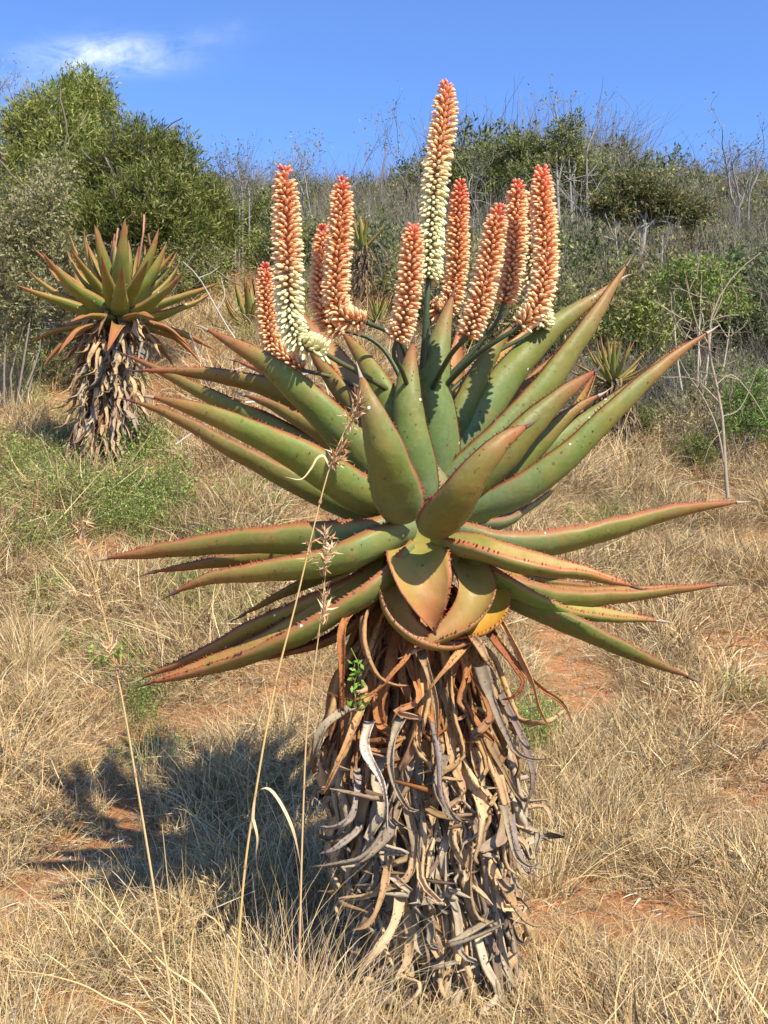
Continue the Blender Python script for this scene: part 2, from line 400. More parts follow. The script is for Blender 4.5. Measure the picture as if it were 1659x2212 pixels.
# ------------------------------------------------------------------ the big aloe in flower
AX = 3.40
aloe = thing('aloe_plant', 'tall aloe in flower with orange and cream spikes and a shaggy skirt of dead leaves', 'aloe plant', (0.17, AX, gz(.17, AX)), 'aloe plants on the slope')
aloe_o = np.array(aloe.location)
def rel(P): return np.asarray(P, float) - aloe_o

G = (1, 1, 1); DK = (.80, .84, .86); BL = (.85, 1.0, 1.25); YL = (1.15, 1.15, .8); TN = (1.1, 1.02, .95)
# points (px, py, distance); width in metres; options
LEAVES0 = [
 ([(870,1110,3.44),(790,1020,3.44),(690,940,3.46),(590,880,3.5),(520,850,3.54)], .14, dict(az=R(178), phi=(.6,1.0), thick=.2, tint=(.85,.9,.85), tone=.3, roll=.4)),
 ([(860,1060,3.44),(800,940,3.44),(735,850,3.46),(690,790,3.5),(655,735,3.54)], .14, dict(az=R(-170), phi=(.6,1.0), thick=.2, tint=(.95,.95,.85), tone=.45, roll=.5)),
 ([(960,1000,3.5),(1010,880,3.5),(1050,790,3.52),(1085,735,3.56),(1110,700,3.6)], .14, dict(az=R(-10), phi=(.6,1.0), thick=.2, tint=(.85,.95,.8), tone=.2, roll=-.8)),
 ([(1010,1110,3.4),(1090,1040,3.42),(1170,960,3.46),(1240,890,3.5),(1300,850,3.54)], .13, dict(az=R(-12), phi=(.6,1.0), thick=.2, tint=(.9,.95,.8), tone=.25, roll=-.7)),
 ([(860,1160,3.5),(780,1210,3.5),(690,1250,3.5),(600,1290,3.52),(520,1330,3.55)], .13, dict(az=R(175), phi=(.8,1.1), thick=.2, tint=(.8,.85,.75), tone=.3, roll=.1)),
 ([(990,1170,3.44),(1080,1235,3.44),(1180,1262,3.46),(1280,1272,3.5),(1360,1290,3.54)], .12, dict(az=R(-5), phi=(.8,1.1), thick=.2, tint=(.8,.85,.75), tone=.35, roll=-.2)),
]
LEAVES = [
 # upright inner leaves
 ([(866,1122,3.08),(838,1010,2.90),(808,910,2.85),(788,845,2.86),(777,805,2.88)], .205, dict(az=R(-100), phi=(.62,.8), thick=.19, tint=G)),
 ([(912,1075,3.30),(890,960,3.24),(880,860,3.24),(884,790,3.28),(893,733,3.34)], .165, dict(az=R(-95), phi=(.6,.8), thick=.19, tint=(.86,.93,.92))),
 ([(955,1040,3.42),(944,910,3.38),(938,820,3.38),(954,720,3.44),(979,632,3.52)], .172, dict(az=R(-88), phi=(.5,.8), thick=.175, tint=(.84,.94,.98))),
 ([(868,1010,3.36),(838,900,3.34),(812,830,3.34),(778,770,3.38),(738,716,3.44)], .150, dict(az=R(-118), phi=(.6,.8), thick=.175, tint=(1,1,.92))),
 ([(940,1152,3.06),(985,1092,2.86),(1035,1020,2.79),(1090,955,2.80),(1145,916,2.84)], .200, dict(az=R(-62), phi=(.62,1.0), thick=.19, tint=(1.0,.95,.86), tone=.22, roll=-.15)),
 ([(970,1092,3.32),(1060,1020,3.26),(1140,935,3.26),(1215,858,3.32),(1290,798,3.40)], .180, dict(az=R(-30), phi=(.6,1.0), thick=.175, tint=(.85,.84,.75), tone=.15, roll=-.55)),
 ([(975,1000,3.50),(1040,900,3.52),(1110,800,3.56),(1200,705,3.62),(1290,640,3.68),(1345,600,3.7)], .175, dict(az=R(-25), phi=(.6,1.0), thick=.175, tint=G, roll=-.95)),
 ([(965,1050,3.42),(1080,955,3.42),(1180,840,3.46),(1262,725,3.50),(1320,630,3.54),(1358,566,3.56)], .190, dict(az=R(-22), phi=(.65,.9), thick=.2, tint=(1.0,1,.95), roll=-.60)),
 ([(1010,1090,3.44),(1130,1010,3.48),(1250,930,3.54),(1360,850,3.60),(1450,768,3.66),(1505,730,3.7)], .150, dict(az=R(-5), phi=(.6,1.0), thick=.2, tint=(.95,1,.98), roll=-1.0)),
 ([(1000,1120,3.34),(1120,1070,3.28),(1230,990,3.26),(1340,880,3.28),(1445,782,3.32),(1535,714,3.36)], .160, dict(az=R(-18), phi=(.62,1.0), thick=.175, tint=G, roll=-.75)),
 ([(1000,1120,3.56),(1080,1085,3.72),(1160,1010,3.9),(1240,900,4.05),(1290,800,4.1)], .19, dict(az=R(55), tint=(1.1,1.2,.8))),
 ([(985,1135,3.50),(1060,1130,3.62),(1110,1105,3.8),(1180,1060,3.95),(1240,990,4.05)], .19, dict(az=R(40), tint=BL)),
 # right, lower
 ([(975,1148,3.30),(1080,1178,3.24),(1200,1170,3.24),(1330,1140,3.28),(1460,1105,3.34),(1600,1084,3.42)], .170, dict(az=R(-8), phi=(.7,1.0), thick=.175, tint=G, roll=-.25, tone=.1)),
 ([(950,1168,3.18),(1040,1190,3.02),(1140,1222,2.94),(1260,1240,2.94),(1375,1268,2.98)], .165, dict(az=R(-50), phi=(.8,1.25), thick=.2, tint=TN, roll=.05)),
 ([(1010,1210,3.30),(1110,1268,3.24),(1230,1290,3.24),(1380,1282,3.28),(1560,1262,3.36)], .150, dict(az=R(-15), phi=(.8,1.1), thick=.19, tint=(.9,.95,.85), tone=.25, roll=-.2)),
 ([(1000,1195,3.24),(1090,1255,3.16),(1190,1308,3.14),(1300,1330,3.2),(1432,1341,3.26)], .130, dict(az=R(-28), phi=(.9,1.2), thick=.19, tint=(.92,1.15,.85), roll=-.1)),
 ([(1000,1205,3.34),(1100,1290,3.28),(1220,1350,3.28),(1340,1405,3.32),(1495,1466,3.4)], .175, dict(az=R(-18), phi=(.6,1.1), thick=.175, tint=(.75,.85,.8), tone=.15, roll=-.5)),
 # hanging front leaves
 ([(900,1140,3.28),(897,1185,3.14),(905,1235,3.05),(922,1290,3.02),(940,1366,3.05)], .225, dict(kind='hang', az=R(-88), phi=(.55,1.15), thick=.14, tint=(1.05,1.02,.92))),
 ([(960,1170,3.30),(1003,1220,3.18),(1030,1275,3.10),(1008,1335,3.06),(948,1380,3.04),(888,1410,3.04)], .145, dict(kind='hang', az=R(-62), phi=(.7,1.5), thick=.15, roll=[0,.1,.4,.9,1.2], tint=(1.0,1.02,.95), tone=.12)),
 ([(880,1180,3.28),(852,1235,3.16),(842,1295,3.08),(866,1350,3.05),(920,1388,3.04),(975,1398,3.05),(1030,1384,3.07)], .125, dict(kind='hang', az=R(-108), phi=(.7,1.4), thick=.15, roll=[-.5,-.6,-.9,-1.2,-1.3], tint=(1.0,1.0,.95), tone=.42)),
 ([(1000,1195,3.32),(1045,1250,3.22),(1060,1310,3.14),(1030,1355,3.10),(965,1384,3.08)], .140, dict(kind='hang', roll=[0,.2,.6,.9], az=R(-45), phi=(.7,1.2), thick=.2, tint=(1.45,1.35,.55), tone=.05)),
 # left upper
 ([(860,1085,3.34),(760,970,3.24),(665,870,3.20),(560,780,3.22),(440,708,3.28)], .195, dict(az=R(-160), phi=(.62,1.0), thick=.175, tint=(1.02,1.02,.95), roll=.75)),
 ([(850,1060,3.54),(740,935,3.56),(600,850,3.58),(450,812,3.62),(296,800,3.66)], .155, dict(az=R(175), phi=(.6,1.0), thick=.19, tint=G, tone=.35, roll=.45)),
 ([(845,1090,3.48),(740,1015,3.52),(600,935,3.56),(440,855,3.62),(340,800,3.66),(266,764,3.7)], .165, dict(az=R(180), phi=(.6,1.0), thick=.175, tint=(.9,.95,.9), tone=.22, roll=.6)),
 ([(865,1105,3.30),(770,1070,3.18),(650,995,3.10),(500,920,3.10),(400,880,3.12),(322,856,3.15)], .195, dict(az=R(-160), phi=(.6,1.0), thick=.2, tint=(1.0,1.08,.9), roll=.62)),
 ([(855,1120,3.40),(760,1105,3.38),(640,1050,3.36),(500,975,3.38),(380,905,3.42),(280,864,3.46)], .165, dict(az=R(-175), phi=(.65,1.1), thick=.2, tint=(.85,.92,.85), tone=.35, roll=.45)),
 ([(860,1020,3.60),(800,900,3.72),(740,800,3.84),(680,720,3.95),(640,660,4.02)], .17, dict(az=R(120), tint=G, tone=.4)),
 ([(860,1060,3.62),(760,920,3.78),(650,840,3.92),(560,800,4.05),(500,775,4.12)], .16, dict(az=R(140), tint=G, tone=.45)),
 ([(850,1100,3.56),(770,1030,3.7),(700,985,3.85),(640,960,3.98)], .15, dict(az=R(135), tint=(.75,.95,1.15))),
 # back right fillers
 ([(960,1030,3.60),(1010,900,3.74),(1060,800,3.84),(1120,740,3.92),(1165,690,3.98)], .175, dict(az=R(60), tint=YL, tone=.2)),
 ([(940,1000,3.60),(965,880,3.72),(985,790,3.8),(995,700,3.86)], .16, dict(az=R(85), tint=(1.1,1,.85), tone=.45)),
 ([(975,1060,3.58),(1060,930,3.72),(1150,830,3.84),(1230,740,3.94)], .18, dict(az=R(40), tint=(.9,1,.85), tone=.3)),
 ([(900,1000,3.62),(905,880,3.76),(880,790,3.86),(850,720,3.95)], .16, dict(az=R(100), tint=G, tone=.3)),
 # left lower
 ([(870,1135,3.26),(790,1160,3.12),(690,1168,3.05),(560,1172,3.06),(400,1186,3.10),(222,1207,3.16)], .165, dict(az=R(-165), phi=(.85,1.1), thick=.19, tint=(.97,.98,.9), tone=.15, roll=.30)),
 ([(860,1145,3.40),(740,1190,3.38),(620,1205,3.38),(470,1216,3.40),(326,1236,3.44)], .125, dict(az=R(-178), phi=(.8,1.1), thick=.19, tint=(.8,.85,.8), tone=.35, roll=.2)),
 ([(880,1150,3.20),(800,1185,3.02),(700,1222,2.94),(570,1238,2.94),(460,1250,2.97),(372,1282,3.0)], .155, dict(az=R(-150), phi=(.9,1.2), thick=.19, tint=(1.0,1.05,1.0), roll=.45)),
 ([(870,1180,3.34),(780,1255,3.28),(660,1310,3.26),(540,1362,3.28),(430,1415,3.32),(298,1468,3.36)], .150, dict(az=R(-168), phi=(.8,1.1), thick=.175, tint=(.95,.95,.85), tone=.3, roll=.1)),
 ([(875,1185,3.20),(790,1270,3.06),(690,1335,3.0),(590,1390,3.02),(480,1432,3.08),(312,1478,3.14)], .185, dict(az=R(-152), phi=(.65,1.2), thick=.19, tint=(.98,1.0,.85), tone=.12, roll=.10)),
 # small reddened leaf turning dry below
 ([(850,1230,3.36),(780,1330,3.26),(710,1385,3.22),(620,1412,3.22),(528,1432,3.26)], .105, dict(az=R(-160), phi=(.8,1.3), thick=.18, tint=(.62,.5,.5), tone=.75)),
 ([(900,1215,3.66),(905,1270,3.95),(915,1310,4.15),(925,1370,4.3)], .17, dict(az=R(90), tint=DK, tone=.2)),
 ([(870,1150,3.6),(800,1190,3.9),(750,1230,4.1),(700,1290,4.25)], .16, dict(az=R(120), tint=DK, tone=.2)),
 ([(960,1150,3.6),(1030,1190,3.85),(1080,1230,4.05),(1130,1290,4.2)], .16, dict(az=R(60), tint=DK, tone=.2)),
]
for i, (pts, w, o) in enumerate(LEAVES + LEAVES0):
    if i in (12, 13, 14, 15, 33, 35, 37): pts = [(a_, b_2, c_2 + .12 * min(1, k_i / 2)) for k_i, (a_, b_2, c_2) in enumerate(pts)]
    if i in (12, 13, 14, 33, 35, 36, 37): o['tone'] = o.get('tone', 0) + .08
    if i in (24, 25, 10): pts = [(a_, b_2, c_2 - .06) for a_, b_2, c_2 in pts]
    w *= .84 if i in (0, 4, 6, 7, 8, 9, 21, 23, 24, 25) else (.92 if i < 12 else 1.0)
    if i in (12, 14, 15, 33, 34, 35, 36, 37): w *= 1.17; o['thick'] = .23
    S = np.array([PX(*p) for p in pts]) - aloe_o
    mb = MB(); e = leaf_geom(mb, S, w, na=36, nc=11, seed=i * 13, **o)
    lo = mb.build('leaf', M_ALOE, aloe)
    tm = MB(); thorns(tm, e, seed=i)
    # withered spine point
    tip = e[0][-1]; td = nrm(e[0][-1] - e[0][-3]); c0 = (.10, .05, .04) if i % 3 else (.35, .26, .17)
    tube(tm, [tip - td * .02, tip + td * .015 + np.array((0, 0, -.003)), tip + td * .045 + np.array((0, 0, random.uniform(-.012, .01)))], [.0075, .0035, .0008], 5, c0, n=7)
    tm.build('thorns', M_THORN, lo, smooth=False, kind='stuff')

# trunk core
mb = MB()
tz = np.linspace(-.15, 1.50, 16)
def axis_xy(z):
    f = 1 - np.clip(z / 1.35, 0, 1); return np.array((.102 + .085 * f * f, AX - .0))
P = [np.append(axis_xy(z), z) - aloe_o for z in tz]
tube(mb, P, [.13, .12, .11, .10, .105, .11, .10, .05], 16, (.10, .065, .045), n=26)
mb.v[0] += np.random.default_rng(3).normal(size=mb.v[0].shape) * .006
mb.build('stem', M_TRUNK, aloe)
# crown heart that the leaf bases clasp
mb = MB(); tube(mb, [PX(915,1260,3.42)-aloe_o, PX(912,1180,3.42)-aloe_o, PX(915,1100,3.42)-aloe_o, PX(915,1020,3.45)-aloe_o, PX(912,950,3.46)-aloe_o], [.10,.13,.12,.09,.05], 14, (.20, .17, .08), n=12)
mb.build('crown_heart', M_STALK, aloe)

# dead leaf skirt
ZR = [-.05, .0, .13, .28, .44, .59, .75, .9, 1.06, 1.22, 1.35]
RR = [.30, .31, .31, .325, .355, .37, .36, .34, .30, .235, .17]
def skR(z): return float(np.interp(z, ZR, RR))
def dead_colour(z, r_):
    f = smooth((z - .86) / .30)
    u = r_.random()
    if u < .30: base = np.array((.34, .275, .19))
    elif u < .72: base = np.array((.46, .31, .165))
    elif u < .88: base = np.array((.21, .15, .10))
    else: base = np.array((.38, .31, .21))
    top = np.array((.30, .13, .05)) if r_.random() < .6 else np.array((.34, .21, .09))
    c = base * (1 - f) + top * f
    c = c * r_.uniform(.75, 1.2)
    tipc = c * .5 + np.array((.30, .25, .18)) * .5 if r_.random() < .6 else c * .45
    return [c * .8, c, c * .95, tipc]
rr_ = random.Random(42)
def skirt_leaf(mb, i, n, inner):
    z0 = 1.32 - 1.26 * ((i + rr_.random()) / n) ** .95
    a = R(-90) + rr_.gauss(0, 1) * R(60) if i % 7 else rr_.uniform(0, 2 * math.pi)
    if inner: a = rr_.uniform(0, 2 * math.pi)
    L = rr_.uniform(.18, .38) * (1.15 if z0 > .8 else 1); L = min(L, z0 + .10) if z0 > .2 else rr_.uniform(.12, .24)
    lay = rr_.uniform(.74, 1.0) if not inner else rr_.uniform(.45, .90)
    R1 = skR(z0 - .12) * lay * rr_.uniform(.80, .95); R2 = skR(z0 - L) * lay * rr_.uniform(.92, 1.10)
    curl = max(-.02, rr_.gauss(.018, .036)) * (0.3 if inner else 1); ta = rr_.gauss(0, .15)
    c0 = axis_xy(z0)
    def pt(r, z, aa):
        c = axis_xy(z); return np.array((c[0] + r * math.cos(a + aa), c[1] + r * math.sin(a + aa), max(z, gz(c[0], AX) + .01)))
    w1, w2 = rr_.gauss(0, .05), rr_.gauss(0, .07)
    rb = .09 if inner else max(.09, R1 * .70)
    pts = [pt(rb, z0 + .03, 0), pt(rb + (R1 - rb) * .7, z0 - .02, ta * .1), pt(R1, z0 - .02 - L * .22, ta * .3 + w1), pt(R1 * .5 + R2 * .5 + rr_.gauss(0, .012), z0 - .03 - L * .52, ta * .6 + w2),
           pt(R2, z0 - .03 - L * .84, ta + rr_.gauss(0, .06)), pt(R2 + curl, z0 - .03 - L + max(0, curl) * rr_.uniform(.1, .9), ta * 1.3 + rr_.gauss(0, .14)), pt(R2 + curl * 1.4, z0 - .05 - L + max(0, curl) * rr_.uniform(.2, 1.3), ta * 1.4 + rr_.gauss(0, .10))]
    c = np.array(dead_colour(z0, rr_)) * (.95 if inner else 1.08)
    w = rr_.uniform(.034, .066)
    leaf_geom(mb, np.array(pts) - aloe_o, w, az=a + rr_.gauss(0, .4), phi=(rr_.uniform(.7, 1.5), rr_.uniform(1.3, 2.5)), thick=.15, kind='dead', na=18, nc=5,
              tint=c, roll=[0, rr_.gauss(0, .5), rr_.gauss(0, .9), rr_.gauss(0, 1.2)], crinkle=.20, seed=int(i))
for i in range(272):
    mb = MB(); skirt_leaf(mb, i, 272, False); mb.build('dead_leaf', M_DEAD, aloe)
mb = MB()
for i in range(620): skirt_leaf(mb, i * 1.0, 620, True)
mb.build('inner_dead_leaves', M_DEAD, aloe, kind='stuff')
# individually bent dead leaves seen at the top and rim of the skirt
OB = (.33, .14, .05); RB = (.25, .09, .04); TB = (.32, .205, .105); GB = (.22, .175, .12); DB = (.12, .09, .07); WB = (.29, .235, .155)
HAND = [
 ([(850,1270,3.25),(775,1310,3.10),(742,1350,3.05),(738,1420,3.04),(737,1500,3.05),(738,1610,3.07)], .040, OB),
 ([(800,1290,3.2),(788,1345,3.06),(792,1400,3.02),(815,1455,3.0),(850,1478,3.0),(890,1480,3.02)], .048, (.36, .20, .09)),
 ([(905,1290,3.2),(890,1400,3.05),(850,1455,3.0),(810,1495,3.0),(760,1512,3.02),(698,1492,3.06)], .034, OB),
 ([(1060,1300,3.25),(1085,1345,3.14),(1118,1405,3.12),(1148,1470,3.12),(1165,1530,3.13),(1195,1588,3.14)], .034, (.46, .24, .10)),
 ([(1050,1340,3.25),(1085,1400,3.15),(1130,1450,3.14),(1170,1488,3.16),(1215,1520,3.18),(1240,1570,3.2)], .032, OB),
 ([(1040,1350,3.2),(1085,1410,3.1),(1115,1450,3.08),(1130,1475,3.06),(1110,1505,3.05),(1082,1512,3.07)], .034, RB),
 ([(1000,1360,3.15),(1030,1390,3.02),(1050,1425,2.99),(1072,1455,2.99)], .050, TB),
 ([(1015,1385,3.1),(980,1430,3.0),(950,1462,2.98),(925,1495,2.98)], .042, (.44, .23, .09)),
 ([(905,1400,3.1),(925,1450,3.0),(940,1510,2.99),(945,1600,3.0)], .042, TB),
 ([(800,1500,3.1),(770,1560,3.02),(735,1640,2.99),(700,1715,3.0)], .040, (.44, .24, .10)),
 ([(760,1530,3.1),(725,1550,3.0),(695,1580,2.98),(678,1640,3.0)], .052, WB),
 ([(1040,1440,3.15),(1065,1520,3.05),(1095,1590,3.02),(1115,1625,3.0),(1145,1640,3.0),(1180,1641,3.02)], .045, GB),
 ([(770,1660,3.15),(768,1720,3.02),(755,1765,3.0),(720,1785,3.0),(690,1785,3.02)], .045, (.30, .25, .2)),
 ([(860,1720,3.12),(835,1790,3.02),(790,1845,2.98),(740,1862,2.97),(676,1872,2.99)], .056, GB),
 ([(790,1760,3.15),(770,1800,3.05),(725,1835,3.02),(690,1845,3.04)], .038, (.28, .23, .19)),
 ([(1090,1740,3.15),(1100,1800,3.05),(1115,1850,3.02),(1145,1872,3.02),(1172,1858,3.04)], .040, WB),
 ([(1100,1760,3.2),(1115,1830,3.1),(1135,1880,3.06),(1165,1896,3.06)], .034, (.22, .18, .16)),
 ([(840,1850,3.12),(825,1930,3.02),(800,1990,2.98),(760,2010,2.98)], .044, TB),
 ([(870,1900,3.12),(850,1990,3.02),(815,2050,2.97),(770,2110,2.96)], .056, (.46, .33, .19)),
 ([(1080,1900,3.16),(1110,1960,3.06),(1145,1995,3.02),(1185,2000,3.02)], .046, TB),
 ([(1060,1990,3.14),(1010,2020,3.0),(970,2045,2.96),(1040,2020,2.93),(1100,1990,2.92)], .036, WB),
 ([(1080,1500,3.3),(1130,1600,3.22),(1150,1680,3.2),(1130,1760,3.2)], .04, (.2, .15, .12)),
 ([(930,1560,3.08),(945,1640,2.99),(950,1720,2.98),(978,1775,2.98)], .050, (.24, .19, .16)),
 ([(960,1630,3.08),(940,1700,3.0),(975,1760,2.97),(1000,1775,2.97)], .045, GB),
 ([(880,1530,3.1),(850,1600,3.0),(848,1680,2.97),(880,1745,2.97),(905,1750,2.98)], .045, WB),
 ([(800,1560,3.12),(790,1620,3.02),(830,1700,2.98),(838,1800,2.98)], .042, (.5, .42, .33)),
]
for i, (pts, w, c) in enumerate(HAND):
    S = np.array([PX(*p) for p in pts]); S = S - aloe_o
    c = np.array(c); mb = MB()
    e = leaf_geom(mb, S, w * .84, phi=(1.0, 2.2), az=R(-90) + rr_.gauss(0, .4), thick=.15, kind='dead', na=22, nc=5, tint=np.array([c * .8, c, c * .95, c * .7]), crinkle=.20, roll=[0, rr_.gauss(0, .5), rr_.gauss(0, .8)], seed=900 + i)
    d = mb.build('dead_leaf', M_DEAD, aloe)
    tm = MB(); thorns(tm, e, step=.02, size=.006, prick=0, seed=i, broken=.2)
    tm.build('thorns', M_THORN, d, smooth=False, kind='stuff')

# ------------------------------------------------------------------ flower spikes
def floret_template(n=6):
    prof = [(0, .42), (.12, .55), (.35, .82), (.62, 1.0), (.82, .92), (.95, .55), (1.0, .12)]
    a = np.linspace(0, 2 * np.pi, n, endpoint=False); V = []; tt = []
    for t, r in prof:
        for x in a: V.append((math.cos(x) * r, math.sin(x) * r, t)); tt.append(t)
    m = len(prof); id_ = np.arange(m * n).reshape(m, n); A = id_[:-1]; B = id_[1:]
    F = np.stack([A, np.roll(A, -1, 1), np.roll(B, -1, 1), B], -1).reshape(-1, 4)
    return np.array(V), np.array(tt), F
FV, FT, FF = floret_template()
CR = np.array((.84, .80, .44)); PE = np.array((.92, .66, .36)); OR = np.array((.86, .27, .10)); RD = np.array((.78, .10, .05)); GT = np.array((.45, .40, .15))
def floret_cols(stage, r_):
    # stage 0 open cream ... 1 orange ... 1.3 red bud: outer tip colour, base colour
    if stage < .5: tip = CR * (1 - stage * 2) + PE * stage * 2; bas = CR * .95 * (1 - stage * 2) + OR * stage * 2
    elif stage < 1: f = (stage - .5) * 2; tip = PE * (1 - f) + np.array((.92, .50, .24)) * f; bas = OR
    else: f = min(1, (stage - 1) * 3); tip = np.array((.92, .50, .24)) * (1 - f) + np.array((.84, .22, .14)) * f; bas = OR * (1 - f) + RD * f
    k = r_.uniform(.92, 1.06)
    return bas * k, tip * k
def col_for(stage, r_):
    b_, t_ = floret_cols(stage, r_)
    f = smooth((FT - .20) / .62)[:, None]
    c = b_ * (1 - f) + t_ * f
    g = smooth((FT - .93) / .07)[:, None] * .25
    return c * (1 - g) + GT * g
def stage_at(t, prof): return float(np.interp(t, [p[0] for p in prof], [p[1] for p in prof]))
SP_ALL = [(0, .62), (.5, .72), (.82, .92), (.93, 1.1), (1, 1.35)]
SPIKES = [   # axis points from base to top, half width m, colour profile, dark
 ([(700,762,3.14),(655,748,3.14),(630,700,3.15),(623,610,3.16),(620,490,3.17),(614,366,3.18)], .052, [(0, .0), (.30, .02), (.45, .2), (.58, .5), (.88, .8), (1, 1.35)], 'cream and orange'),
 ([(655,800,3.46),(612,768,3.47),(586,735,3.48),(576,665,3.49),(572,575,3.50)], .040, SP_ALL, ''),
 ([(792,697,3.26),(750,692,3.26),(727,655,3.27),(727,590,3.28),(735,500,3.29),(739,390,3.30)], .047, SP_ALL, ''),
 ([(750,716,3.48),(712,700,3.48),(695,660,3.48),(693,610,3.49),(698,492,3.5)], .042, SP_ALL, ''),
 ([(856,738,3.04),(874,680,3.03),(886,600,3.02),(890,550,3.02),(893,489,3.02)], .042, SP_ALL, ''),
 ([(927,598,3.36),(931,530,3.38),(935,450,3.40),(945,350,3.42),(959,262,3.44),(964,184,3.46)], .052, [(0, 0), (.38, .02), (.55, .25), (.72, .50), (.88, .75), (.95, 1.0), (1, 1.4)], 'tall'),
 ([(929,652,3.58),(950,675,3.58),(976,645,3.58),(988,560,3.58),(990,480,3.58),(994,395,3.58)], .044, [(0, .6), (.6, .85), (1, 1.3)], ''),
 ([(1008,728,3.10),(1035,660,3.09),(1056,570,3.10),(1066,510,3.1),(1078,450,3.1)], .044, SP_ALL, ''),
 ([(1088,655,3.42),(1103,600,3.42),(1112,520,3.42),(1114,460,3.42),(1119,396,3.42)], .044, SP_ALL, ''),
 ([(1124,706,3.22),(1160,662,3.22),(1178,580,3.23),(1177,500,3.24),(1172,430,3.24),(1170,366,3.25)], .046, [(0, .45), (.4, .65), (.8, .9), (1, 1.3)], ''),
 ([(1174,700,3.56),(1160,640,3.56),(1148,560,3.56),(1150,480,3.56),(1155,412,3.56)], .047, [(0, .02), (.5, .15), (.8, .5), (1, 1.0)], ''),
]
flower_meshes = {}
def flower_mesh(stage, variant, r, L):
    key = (round(stage * 8), variant)
    if key not in flower_meshes:
        r_ = random.Random(hash(key) & 1023); mb = MB(); V = FV * np.array((.0056, .0056, .039)); V[:, 0] += .002 * math.sin(variant) * FT ** 2
        mb.add(V, FF, col_for(key[0] / 8, r_)); flower_meshes[key] = mb.mesh('flower', M_FLOWER)
    return flower_meshes[key]
n_single = 0
for si, (pts, hw, prof, nm) in enumerate(SPIKES):
    S = catmull(np.array([PX(*p) for p in pts]) - aloe_o, 80); Lz = np.linalg.norm(np.diff(S, axis=0), axis=1).sum()
    T, W, N = frames(S, (1, 0, 0)); rs = random.Random(si + 5)
    ax = MB(); tube(ax, S, [.009, .010, .009, .006, .003], 8, np.array([(.10, .13, .04), (.30, .12, .05), (.45, .14, .07)]))
    spike = ax.build('flower_spike', M_STALK, aloe)
    if nm == 'tall': spike['label'] = 'tallest flower spike, cream below and orange above'
    if nm == 'cream and orange': spike['label'] = 'flower spike with cream lower half and orange upper half'
    RS = .0114; NR = 8; nrg = int(Lz / RS); nf = nrg * NR; hw = hw * 1.13; mbj = MB()
    for k in range(nf):
        ring = k // NR; t = (ring + .5 + rs.gauss(0, .10)) / nrg; t = min(.9999, max(0, t)); i = min(78, int(t * 79)); u = t * 79 - i
        p = S[i] * (1 - u) + S[i + 1] * u; a = (k % NR + .5 * (ring % 2)) * 2 * math.pi / NR + rs.gauss(0, .09) + si + t * .25
        st = stage_at(t, prof) + rs.gauss(0, .05); st = max(0, st)
        tap = np.interp(t, [0, .05, .6, .9, 1], [.75, 1, .97, .80, .42])
        d = W[i] * math.cos(a) + N[i] * math.sin(a)
        # open flowers hang, buds stand out
        tiltv = -.62 * max(0, 1 - st * 2.0) + .02 + rs.gauss(0, .07) + (.55 if t > .975 else 0) + (.3 if t > .94 else 0)
        d = nrm(d + T[i] * tiltv)
        # horizontal lower stretches: flowers turn upward as in the photograph
        if abs(T[i][2]) < .75: d = nrm(d + np.array((0, 0, .55)))
        L = (hw - .008) * tap * rs.uniform(.92, 1.06); r = .0055 * (.8 + .2 * tap)
        if st < .35: r *= 1.12
        if t > .95 and rs.random() < .25: continue
        base = p + d * .006
        x = nrm(np.cross(d, (0.2, .1, 1.0) if abs(d[2]) < .9 else (1, 0, 0))); y = np.cross(d, x)
        if nm == 'tall' and n_single < 150 and d[1] < .35 or (nm == 'cream and orange' and n_single < 298 and d[1] < .30):
            o = link('flower', flower_mesh(st, k % 3, r, L), spike)
            sx = r / .0056; sz = L / .039
            from mathutils import Matrix
            o.matrix_local = Matrix(((x[0] * sx, y[0] * sx, d[0] * sz, base[0]), (x[1] * sx, y[1] * sx, d[1] * sz, base[1]), (x[2] * sx, y[2] * sx, d[2] * sz, base[2]), (0, 0, 0, 1)))
            n_single += 1
        else:
            V = base + FV[:, :1] * r * x + FV[:, 1:2] * r * y + FV[:, 2:3] * L * d
            mbj.add(V, FF, col_for(st, rs))
    mbj.build('flowers', M_FLOWER, spike, kind='stuff')
# branching flower stalk
mb = MB()
HUB = PX(908, 935, 3.45) - aloe_o
gs = (.045, .065, .025); gs2 = (.085, .09, .035)
def br(pts, r0, r1, c=gs):
    tube(mb, [HUB] + [PX(*p) - aloe_o for p in pts], [r0 * .85, (r0 + r1) * .42, r1 * .85], 9, c, n=20)
br([(910,850,3.42),(918,740,3.38),(922,660,3.36),(927,598,3.36)], .020, .011)
br([(860,860,3.36),(780,808,3.24),(738,785,3.18),(700,762,3.14)], .014, .009, gs2)
br([(850,870,3.46),(770,835,3.46),(720,815,3.46),(655,800,3.46)], .012, .008, gs2)
br([(890,830,3.42),(868,745,3.34),(835,715,3.3),(792,697,3.26)], .013, .009)
br([(880,850,3.46),(840,770,3.48),(800,732,3.48),(750,716,3.48)], .012, .008)
br([(885,850,3.3),(868,800,3.14),(850,765,3.06),(856,738,3.04)], .011, .008)
br([(915,820,3.5),(925,740,3.54),(922,680,3.57),(929,652,3.58)], .012, .008)
br([(935,840,3.36),(965,780,3.2),(985,752,3.12),(1008,728,3.10)], .013, .009)
br([(940,850,3.46),(1020,760,3.44),(1070,700,3.42),(1088,655,3.42)], .012, .008)
br([(950,850,3.4),(1020,775,3.3),(1075,735,3.24),(1124,706,3.22)], .014, .009)
br([(960,860,3.5),(1060,770,3.55),(1130,730,3.56),(1174,700,3.56)], .012, .008)
mb.build('flower_stalk', M_STALK, aloe)

